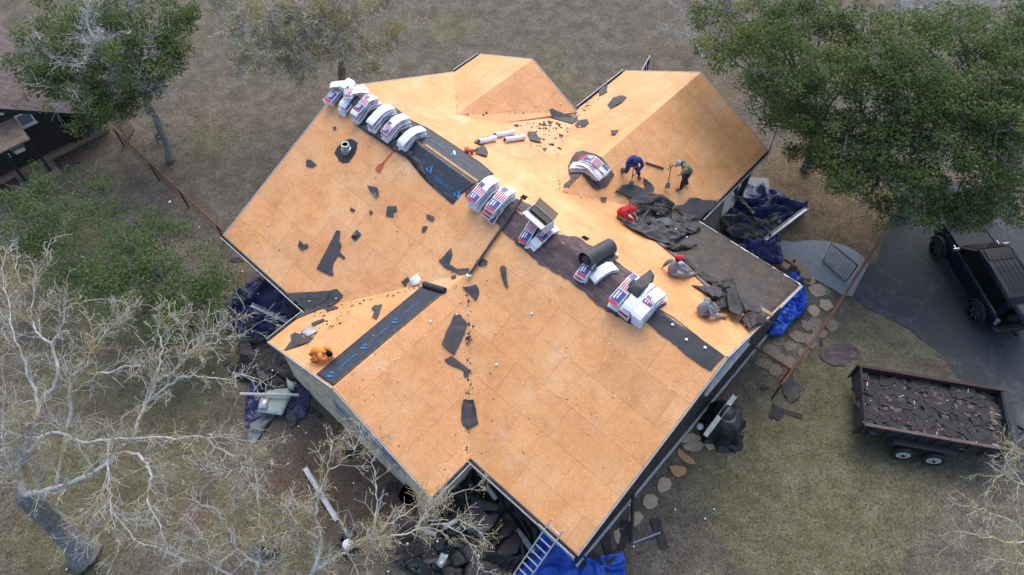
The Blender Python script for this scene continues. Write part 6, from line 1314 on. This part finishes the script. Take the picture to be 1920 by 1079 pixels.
def bare(nm, label, base_, limbs, mats, r0=.3, den=1.0, tl=1.5, lvl=2, rmin=.0125, lichen=None, nl=0, trunk=None, group=None):
    o = thing(nm, base_, label, 'tree', group); TIPS.clear()
    if trunk:
        tb = MB(); tb.tube(smoothline(trunk[0], 5, .03), list(np.interp(np.linspace(0, 1, (len(trunk[0])-1)*5+1), np.linspace(0, 1, len(trunk[1])), trunk[1])), 28)
        for i_, v_ in enumerate(tb.v):
            v_ = Vector(v_); an = (i_ % 28)/28*6.283; k_ = .035*math.sin(an*9+v_.z*1.2)+.03*math.sin(an*5-v_.z)+.07*noise.noise(v_*2.3); f_ = max(0, .35-v_.z)*.16*(1+.5*math.sin(an*3+1)); ax_ = Vector(base_).lerp(trunk[0][-1], min(1, max(0, v_.z/trunk[0][-1].z)))
            dr = (v_-ax_); dr.z *= .2; tb.v[i_] = tuple(v_+dr.normalized()*(k_+f_)) if dr.length > 0 else tuple(v_)
        tb.build('trunk', M[mats[0]], o, smooth=True)
    lb = MB(); tw = MB()
    for P, ra, rb in limbs:
        q = smoothline(P, 5, .03); n = len(q); rad = [(ra+(rb-ra)*(i/(n-1))**.7)*.5 for i in range(n)]; lb.tube(q, rad, 8, cap=True)
        tot = sum((q[i+1]-q[i]).length for i in range(n-1))
        for _ in range(int(tot*5*den)):
            i = random.randint(1, n-1); dd = rdir((q[i]-q[i-1]).normalized(), random.uniform(.45, 1.15)); dd.z += .12; dd.normalize()
            grow(tw, q[i], dd, tl*random.uniform(.3, .95)*(1-.35*i/n), max(rmin, min(.04, rad[i]*.45)), lvl-1 if random.random() < .6 else lvl, rmin, den=den)
        grow(tw, q[-1], (q[-1]-q[-2]).normalized(), tl*.8, rb, lvl, rmin, den=den)
    lb.add(tw.v, tw.f, 1); lb.build('branches', [M[mats[1]], M[mats[2]]], o, smooth=True)
    if lichen and nl:
        T_ = random.choices(TIPS, k=nl//6); C = []; 
        for p, l in T_:
            if noise.noise(p*.55) > -.05: C += [(p.x+random.gauss(0, .07), p.y+random.gauss(0, .07), p.z+random.gauss(0, .06)) for _ in range(9)]
        leafmesh('lichen', C, .034, rng.uniform(0, 1, len(C)), lichen, o)['kind'] = 'stuff'
    return o
def oak(label, base_, clumps, trunk_top, mat='leaf', r0=.28, dens=1.0, leaf=.115, pale=.15, twig=1.0, group='green live oaks'):
    """clumps: (px, py, height, radius)"""
    o = thing('oak_tree', base_, label, 'tree', group); lb = MB(); tw = MB(); TIPS.clear()
    C, V = [], []
    tt = Vector(trunk_top); tb = MB(); mid = base_.lerp(tt, .5)+Vector((random.uniform(-.2, .2), random.uniform(-.2, .2), 0)); q = smoothline([base_, mid, tt], 6, .03)
    tb.tube(q, [r0*(1.15-.35*i/(len(q)-1)) for i in range(len(q))], 12); tb.build('trunk', M['bark'], o, smooth=True)
    for (px, py, h, r) in clumps:
        c = G(px, py, h); m = tt.lerp(c, .5)+Vector((random.uniform(-.3, .3), random.uniform(-.3, .3), -.35)); q = smoothline([tt, m, c], 5, .05)
        lb.tube(q, [max(.03, r0*.5*(1-.8*i/(len(q)-1))) for i in range(len(q))], 6)
        for _ in range(int(5*twig)+2): i = random.randint(3, len(q)-1); grow(tw, q[i], rdir((q[i]-q[i-1]).normalized(), random.uniform(.4, 1.2)), r*random.uniform(.5, 1.0), .03, 1, .012)
        ns = int(13*r*r)+6
        for _ in range(ns):
            d = Vector((random.gauss(0, 1), random.gauss(0, 1), random.gauss(0, .8))).normalized()*r*random.uniform(.25, 1.0)**.6; d.z *= .62; sc = c+d; sr = random.uniform(.26, .52)
            if noise.noise(sc*.8) < -.28: continue
            shade = random.uniform(-.16, .16)+pale*noise.noise(sc*.5)*2.2; k = int(70*dens*(sr/.4)**2)
            g_ = rng.normal(size=(k, 3)); g_ /= np.linalg.norm(g_, axis=1)[:, None]; rad = sr*rng.uniform(.3, 1.12, k)**.7
            pts = np.array(sc)+g_*rad[:, None]*np.array([1, 1, .7]); C.append(pts); V.append(.42+shade+rng.normal(0, .17, k)+np.where(rng.random(k) < .03, .45, 0))
    lb.add(tw.v, tw.f, 1); lb.build('branches', [M['bark'], M['bark_pale'] if twig > 2 else M['bark']], o, smooth=True)
    C = np.concatenate(C); V = np.concatenate(V); keep = C[:, 2] > .15; leafmesh('crown', C[keep], leaf, V[keep], M[mat], o)
    return o
def up(px, py, h): return G(px, py, h)
# top left oak by the cabin
oak('green oak with bare silvery patches overhanging the roof of the black cabin', G(322, 303), [
    (75, 75, 5.6, 1.5), (120, 20, 5.6, 1.5), (60, 120, 5.2, 1.3), (100, 160, 4.6, 1.3), (180, 40, 6.3, 1.4), (240, 20, 6.3, 1.5), (300, 30, 6.0, 1.5), (325, 70, 5.6, 1.1), (300, 110, 5.2, 1.2), (150, 175, 4.6, 1.4), (205, 165, 4.4, 1.4), (175, 215, 4.0, 1.2), (205, 205, 4.0, 1.0), (90, 145, 4.6, 1.0), (245, 60, 6.3, 1.0), (315, 120, 4.9, .8), (170, 110, 5.8, .8), (140, 70, 6, 1.2), (262, 140, 5.2, 1.0), (290, 165, 4.2, .7), (280, 215, 2.8, .6), (235, 190, 3.9, .8), (215, 90, 6.2, 1.0), (120, 110, 5.4, 1.1), (340, 20, 5.8, 1.0)],
    G(262, 165, 3.4), 'leaf', .17, 1.1, twig=2.4)
T0 = G(262, 165, 3.4)
bare('dead_branches', 'silvery dead branches in the middle of the green oak by the cabin', T0, [([T0, G(230, 130, 5), G(200, 105, 5.8), G(150, 120, 6)], .1, .03), ([T0, G(250, 110, 5), G(270, 85, 5.8)], .09, .03), ([T0, G(215, 125, 5.4), G(170, 60, 6.6), G(165, 25, 6.8)], .09, .03), ([T0, G(285, 150, 4.6), G(300, 165, 4.4)], .07, .02), ([G(200, 105, 5.8), G(185, 90, 6.2), G(195, 85, 6.4)], .06, .02)], ('bark_pale', 'bark_pale', 'bark_pale'), den=2.2, tl=1.1)
mb = MB()
oak('small dark ivy shrub growing at the foot of the leaning oak trunk', G(300, 258), [(292, 245, .8, .45), (296, 238, 1.2, .3)], G(297, 250, .5), 'leaf', .05, 1.0, .09, group=None)
# left middle oaks (pale green)
oak('pale green oak below the cabin at the left edge', G(95, 440), [(40, 345, 3.2, 1.2), (95, 340, 3.2, 1.2), (150, 340, 3.0, 1.1), (185, 335, 2.8, .8), (20, 400, 3.6, 1.3), (60, 430, 3.8, 1.4), (110, 400, 3.6, 1.1), (150, 400, 3.2, 1.1), (190, 395, 3.0, .9), (20, 460, 4, 1.3), (90, 465, 3.8, 1.2), (60, 380, 3.4, .7)], G(90, 415, 1.8), 'leaf_pale', .16, .8, .1)
oak('dense green oak between the bare lichen tree and the left roof corner', G(280, 560), [(225, 440, 3.4, 1.1), (270, 430, 3.4, 1.2), (310, 455, 3.4, 1.2), (350, 480, 3.2, 1.2), (390, 520, 3.0, 1.1), (400, 560, 3.0, 1.0), (370, 570, 3.2, 1.2), (250, 480, 3.8, 1.3), (210, 500, 3.8, 1.3), (180, 530, 3.8, 1.3), (300, 510, 3.8, 1.3), (340, 540, 3.6, 1.2), (250, 540, 3.8, 1.3), (220, 570, 3.6, 1.2), (300, 580, 3.4, 1.2), (150, 480, 3.6, 1.1), (130, 540, 3.4, 1.0), (340, 600, 3.0, .9)], G(280, 520, 2.0), 'leaf_pale', .18, .85, .1)
# right hand oaks
oak('green oak nearest the upper right gable, its dark trunk showing', G(1508, 318), [
    (1360, 60, 7.4, 1.6), (1400, 35, 7.6, 1.5), (1450, 60, 7.8, 1.6), (1370, 110, 7, 1.2), (1420, 120, 7.2, 1.6), (1480, 130, 7.4, 1.6), (1540, 130, 7.2, 1.4), (1500, 60, 7.6, 1.5), (1560, 60, 7.4, 1.3), (1400, 160, 6.4, .9), (1450, 185, 6.2, 1.3), (1500, 200, 6.2, 1.5), (1550, 215, 5.8, 1.2), (1480, 230, 5.4, 1.1), (1540, 10, 8, 1.4), (1460, 10, 8, 1.3), (1600, 100, 7.4, 1.2), (1520, 245, 5.2, .8), (1512, 290, 4.2, .8), (1340, 25, 7.4, 1.1), (1620, 40, 8, 1.2)], G(1535, 235, 3.2), 'leaf', .19, 1.0, pale=.3, twig=1.6)
oak('green oak overhanging the driveway and the bonnet of the vehicle', G(1700, 400), [
    (1600, 160, 7, 1.5), (1640, 210, 6.6, 1.6), (1590, 250, 6, 1.5), (1650, 270, 6, 1.5), (1600, 320, 5.2, 1.4), (1660, 330, 5.4, 1.5), (1620, 380, 4.4, 1.0), (1690, 390, 4.6, 1.3), (1740, 360, 5.0, 1.4), (1720, 300, 6, 1.5), (1560, 300, 5.0, 1.0), (1780, 390, 4.4, 1.1), (1700, 240, 6.6, 1.4), (1600, 345, 4.8, 1.2), (1770, 330, 5.4, 1.3), (1830, 400, 4.3, .9), (1570, 275, 5.4, 1.0), (1800, 408, 4.2, .8)], G(1660, 290, 3.4), 'leaf', .28, 1.0, twig=1.6)
oak('large green oak at the right edge of the picture', G(1900, 330), [
    (1690, 130, 8, 1.6), (1740, 90, 8.2, 1.7), (1800, 60, 8.4, 1.7), (1860, 80, 8.2, 1.8), (1910, 50, 8.2, 1.8), (1760, 150, 8, 1.7), (1820, 140, 8, 1.8), (1880, 150, 8, 1.8), (1780, 210, 7.4, 1.6), (1840, 210, 7.4, 1.7), (1900, 220, 7.2, 1.7), (1800, 270, 6.6, 1.5), (1850, 290, 6.4, 1.4), (1905, 300, 6.4, 1.5), (1890, 350, 5.6, 1.2), (1720, 180, 7.6, 1.4), (1850, 340, 5.6, 1.1), (1640, 120, 7.6, 1.3), (1960, 120, 8, 1.8), (1960, 260, 7.4, 1.8), (1690, 60, 8.2, 1.3), (1860, 385, 5, 1.0), (1910, 400, 4.8, .9), (1740, 240, 7, 1.4)], G(1880, 230, 3.8), 'leaf', .32, 1.0, twig=1.4)
# bare trees
LIC = M['lichen'] = leaf_mat('lichen', [(0, (.2, .19, .11)), (.5, (.3, .25, .13)), (1, (.44, .31, .11))])
def P_(*q): return [G(*a) for a in q]
bb = G(168, 1052)
bare('bare_oak_tree', 'huge bare lichen covered oak at the lower left with a thick leaning trunk', bb, [
    (P_((45, 928, 4.4), (105, 915, 5), (177, 887, 5.8), (228, 849, 6.2), (275, 869, 6.4), (281, 902, 6.4), (278, 937, 6.2), (302, 997, 6)), .2, .03),
    (P_((45, 928, 4.4), (35, 880, 5), (55, 820, 5.6), (72, 760, 6.2), (50, 690, 6.8), (30, 640, 7.2), (15, 560, 7.6)), .24, .03),
    (P_((72, 755, 6.2), (110, 705, 6.8), (97, 650, 7.3), (75, 627, 7.6), (60, 600, 7.8), (64, 543, 8.2), (72, 502, 8.4)), .15, .02),
    (P_((97, 650, 7.3), (117, 605, 7.8), (133, 571, 8), (172, 563, 8.2)), .08, .02),
    (P_((105, 915, 5), (133, 744, 6.6), (131, 710, 6.9), (156, 691, 7.2), (172, 660, 7.5), (195, 627, 7.7), (220, 605, 7.9)), .13, .02),
    (P_((133, 744, 6.6), (181, 705, 7.2), (239, 688, 7.6), (278, 680, 7.8)), .09, .02),
    (P_((35, 860, 5.2), (98, 813, 6), (148, 828, 6.2), (207, 824, 6.5), (296, 822, 6.8), (384, 822, 7), (440, 824, 7)), .13, .02),
    (P_((177, 887, 5.8), (240, 830, 6.2), (272, 762, 6.6), (280, 745, 6.8), (300, 682, 7.2), (300, 627, 7.5), (298, 610, 7.6), (320, 591, 7.8)), .14, .02),
    (P_((290, 715, 7), (334, 691, 7.3), (361, 660, 7.5), (403, 641, 7.6), (440, 632, 7.7)), .08, .02),
    (P_((272, 762, 6.6), (325, 716, 7), (361, 705, 7.1), (417, 710, 7.2), (465, 705, 7.2)), .09, .02),
    (P_((334, 691, 7.3), (360, 640, 7.6), (412, 621, 7.8)), .06, .02),
    (P_((207, 824, 6.5), (205, 900, 6.4), (210, 960, 6.2), (218, 1000, 6)), .07, .02),
    (P_((45, 928, 4.4), (10, 850, 5.4), (5, 780, 6), (10, 740, 6.4)), .12, .02),
    (P_((210, 960, 6.2), (250, 1010, 6), (300, 1030, 5.8)), .05, .02),
    (P_((205, 880, 6.2), (190, 930, 6), (175, 985, 5.6)), .05, .02),
    (P_((384, 822, 7), (440, 860, 6.8), (455, 880, 6.8)), .05, .02)],
    ('bark', 'bark_lichen', 'bark_lichen'), den=1.6, tl=1.25, rmin=.0105, lichen=LIC, nl=10000, trunk=([bb, G(105, 985, 1.8), G(45, 928, 4.4)], [.52, .36, .3, .26]))
b1 = G(560, 1160)
bare('bare_oak_tree', 'bare lichen covered tree at the bottom left of the black tarp', b1, [
    (P_((560, 1110, 4.5), (584, 1073, 5.2), (602, 1011, 5.8), (590, 967, 6.3), (599, 929, 6.7), (613, 887, 7), (620, 850, 7.3)), .15, .02),
    (P_((602, 1011, 5.8), (560, 985, 6.2), (540, 955, 6.4)), .07, .02),
    (P_((584, 1073, 5.2), (649, 1032, 5.8), (700, 985, 6.2), (705, 930, 6.6), (700, 860, 7)), .1, .02),
    (P_((649, 1032, 5.8), (690, 1010, 6), (705, 1005, 6), (729, 1008, 6), (779, 994, 6.2), (831, 982, 6.3), (860, 974, 6.3)), .1, .02),
    (P_((779, 994, 6.2), (800, 965, 6.4), (820, 945, 6.5), (855, 925, 6.6)), .05, .015),
    (P_((705, 1005, 6), (760, 965, 6.3), (790, 940, 6.5), (800, 945, 6.5)), .05, .015),
    (P_((613, 887, 7), (650, 860, 7.2), (665, 840, 7.3)), .05, .015),
    (P_((831, 982, 6.3), (860, 1000, 6.1), (880, 1020, 6)), .04, .015)],
    ('bark', 'bark_lichen', 'bark_lichen'), den=1.5, tl=1.15, rmin=.0105, lichen=LIC, nl=7000)
b2_ = G(470, 1170)
bare('bare_oak_tree', 'orange tinted bare tree at the bottom edge between the big oak and the mower', b2_, [
    (P_((470, 1120, 4), (483, 1060, 5), (483, 1026, 5.4), (489, 967, 6), (480, 893, 6.6), (477, 863, 6.8)), .12, .02),
    (P_((483, 1060, 5), (442, 1026, 5.5), (430, 997, 5.8), (412, 961, 6.1), (375, 945, 6.2)), .09, .02),
    (P_((442, 1026, 5.5), (438, 970, 6), (442, 926, 6.3), (428, 893, 6.6), (415, 880, 6.7)), .07, .02),
    (P_((470, 1120, 4), (400, 1060, 5), (350, 1040, 5.4), (315, 1025, 5.6)), .1, .02),
    (P_((483, 1026, 5.4), (520, 990, 5.8), (540, 960, 6)), .06, .02),
    (P_((470, 1120, 4), (520, 1050, 5), (545, 1010, 5.4)), .07, .02),
    (P_((400, 1060, 5), (390, 1020, 5.4), (370, 1000, 5.6)), .06, .02)],
    ('bark', 'bark_lichen', 'bark_lichen'), den=1.8, tl=1.1, rmin=.0105, lichen=LIC, nl=8000)
bt = G(643, 160)
bare('bare_oak_tree', 'grey olive bare tree standing behind the far end of the main ridge', bt, [
    (P_((640, 115, 2.5), (630, 70, 4), (600, 40, 5.2), (560, 20, 6)), .14, .03), (P_((630, 70, 4), (660, 40, 5), (700, 20, 6)), .11, .03), (P_((630, 70, 4), (560, 80, 4.6), (500, 90, 5)), .1, .03),
    (P_((640, 115, 2.5), (690, 90, 3.6), (740, 70, 4.4)), .09, .03), (P_((600, 40, 5.2), (520, 40, 5.6), (450, 50, 5.8)), .08, .03), (P_((600, 40, 5.2), (620, 0, 6.2), (640, -30, 6.8)), .08, .03),
    (P_((560, 80, 4.6), (500, 120, 4.4), (460, 110, 4.6)), .06, .03), (P_((500, 90, 5), (440, 20, 6), (410, 0, 6.4)), .06, .03), (P_((630, 70, 4), (600, 110, 3.8), (560, 130, 3.6)), .06, .03), (P_((700, 20, 6), (740, 0, 6.4)), .05, .03), (P_((660, 40, 5), (650, 90, 4.6), (690, 120, 4.2)), .05, .02)],
    ('bark', 'bark_haze', 'bark_haze'), den=2.8, tl=1.5, rmin=.019, trunk=([bt, G(642, 140, 1.2), G(640, 115, 2.5)], [.22, .19, .16]), lichen=LIC, nl=9000)
br_ = G(1310, 95)
bare('bare_oak_tree', 'thin grey bare tree behind the upper right gable beside the first green oak', br_, [
    (P_((1300, 70, 1.5), (1295, 50, 3), (1280, 25, 4.2), (1260, 5, 5)), .08, .02), (P_((1295, 50, 3), (1320, 20, 4), (1340, 0, 5)), .07, .02), (P_((1300, 70, 1.5), (1270, 60, 2.6), (1255, 55, 3.2)), .05, .02), (P_((1300, 70, 1.5), (1310, 90, 2.4), (1320, 110, 2.6)), .04, .02)],
    ('bark_pale', 'bark_pale', 'bark_pale'), den=1.8, tl=1.0, rmin=.012, trunk=([br_, G(1304, 82, .7), G(1300, 70, 1.5)], [.1, .09, .08]))
bs_ = G(1760, 40)
bare('bare_oak_tree', 'pale bare tree at the top edge above the large right oak', bs_, [
    (P_((1745, 0, 2), (1740, -20, 4), (1700, -10, 5)), .1, .02), (P_((1745, 0, 2), (1770, 0, 4), (1800, 10, 5), (1850, 10, 5.6)), .09, .02), (P_((1745, 0, 2), (1720, 15, 3.6), (1690, 10, 4.4)), .07, .02), (P_((1800, 10, 5), (1820, -10, 6), (1880, 0, 6.2)), .06, .02), (P_((1745, 0, 2), (1740, 30, 3), (1760, 50, 3.2)), .05, .02)],
    ('bark_pale', 'bark_pale', 'bark_pale'), den=1.8, tl=1.2, rmin=.012)
bq = G(2010, 1090)
bare('bare_oak_tree', 'pale bare tree reaching in from the lower right corner toward the trailer', bq, [
    (P_((1990, 1060, 4), (1940, 1010, 5.5), (1890, 975, 6.2), (1850, 960, 6.4), (1820, 950, 6.5)), .1, .02), (P_((1940, 1010, 5.5), (1900, 1020, 6), (1860, 1010, 6.2), (1815, 1000, 6.4)), .08, .02),
    (P_((1990, 1060, 4), (1960, 950, 5.8), (1920, 910, 6.4), (1880, 890, 6.7)), .08, .02), (P_((1920, 910, 6.4), (1890, 870, 6.8), (1885, 860, 6.8)), .05, .02), (P_((1990, 1060, 4), (1930, 1060, 5.4), (1880, 1050, 6)), .07, .02), (P_((1960, 950, 5.8), (1940, 860, 6.6), (1910, 850, 6.8)), .05, .02)],
    ('bark', 'bark_haze', 'bark_haze'), den=1.5, tl=1.1, rmin=.009, lichen=LIC, nl=1200)
bl_ = G(-60, 700)
bare('bare_oak_tree', 'bare lichen branches reaching in from the left edge above the big oak', bl_, [
    (P_((-60, 700, 4), (0, 640, 6), (30, 590, 6.8), (40, 540, 7.2), (30, 500, 7.6)), .1, .02), (P_((0, 640, 6), (15, 570, 6.8), (5, 500, 7.4)), .07, .02), (P_((-40, 800, 4), (5, 790, 5.6), (50, 790, 6.2)), .08, .02)],
    ('bark', 'bark_lichen', 'bark_lichen'), den=1.6, tl=1.0, lichen=LIC, nl=5000)
# ================================================================ leaf litter and short grass on the lawn
def scatter(nm, n, size, mat, lo, hi, label, cat, dens=None, up=1.2, asp=.6):
    C = []; hx = [L((0, 0, 0))]
    while len(C) < n:
        px, py = random.uniform(-40, 1960), random.uniform(-30, 1110); P = G(px, py)
        u, v, _ = L(P)
        if (U0+.5 < u < U1-.4 and -6.4 < v < 6) or (UC1+.5 < u < UC2-.5 and -8.4 < v < -5): continue
        if dens and random.random() > dens(P, px, py): continue
        C.append((P.x, P.y, random.uniform(lo, hi)))
    o = leafmesh(nm, C, size, rng.random(n), mat, None, up=up, asp=asp); return tag(o, label, cat, kind='stuff')
def dl(P, px, py):
    d = .30+.6*max(0, noise.noise(P*.35))
    if px > 1320 and py < 460: d = 1.0
    if px < 420 and py < 330: d = .8
    if 1600 < px and 400 < py < 760: d *= .12
    return d
scatter('leaf_litter', 34000, .06, M['litter'], .012, .035, 'fallen tan and brown leaves scattered over the lawn', 'leaves', dl)
scatter('grass_tufts', 26000, .085, M['blade'], .01, .05, 'short olive grass tufts on the lawn', 'grass', lambda P, px, py: (0.02 if (px > 1600 and 390 < py < 700) else .25+.9*max(0, noise.noise(P*.3+Vector((7, 3, 1))))), up=.2, asp=.25)
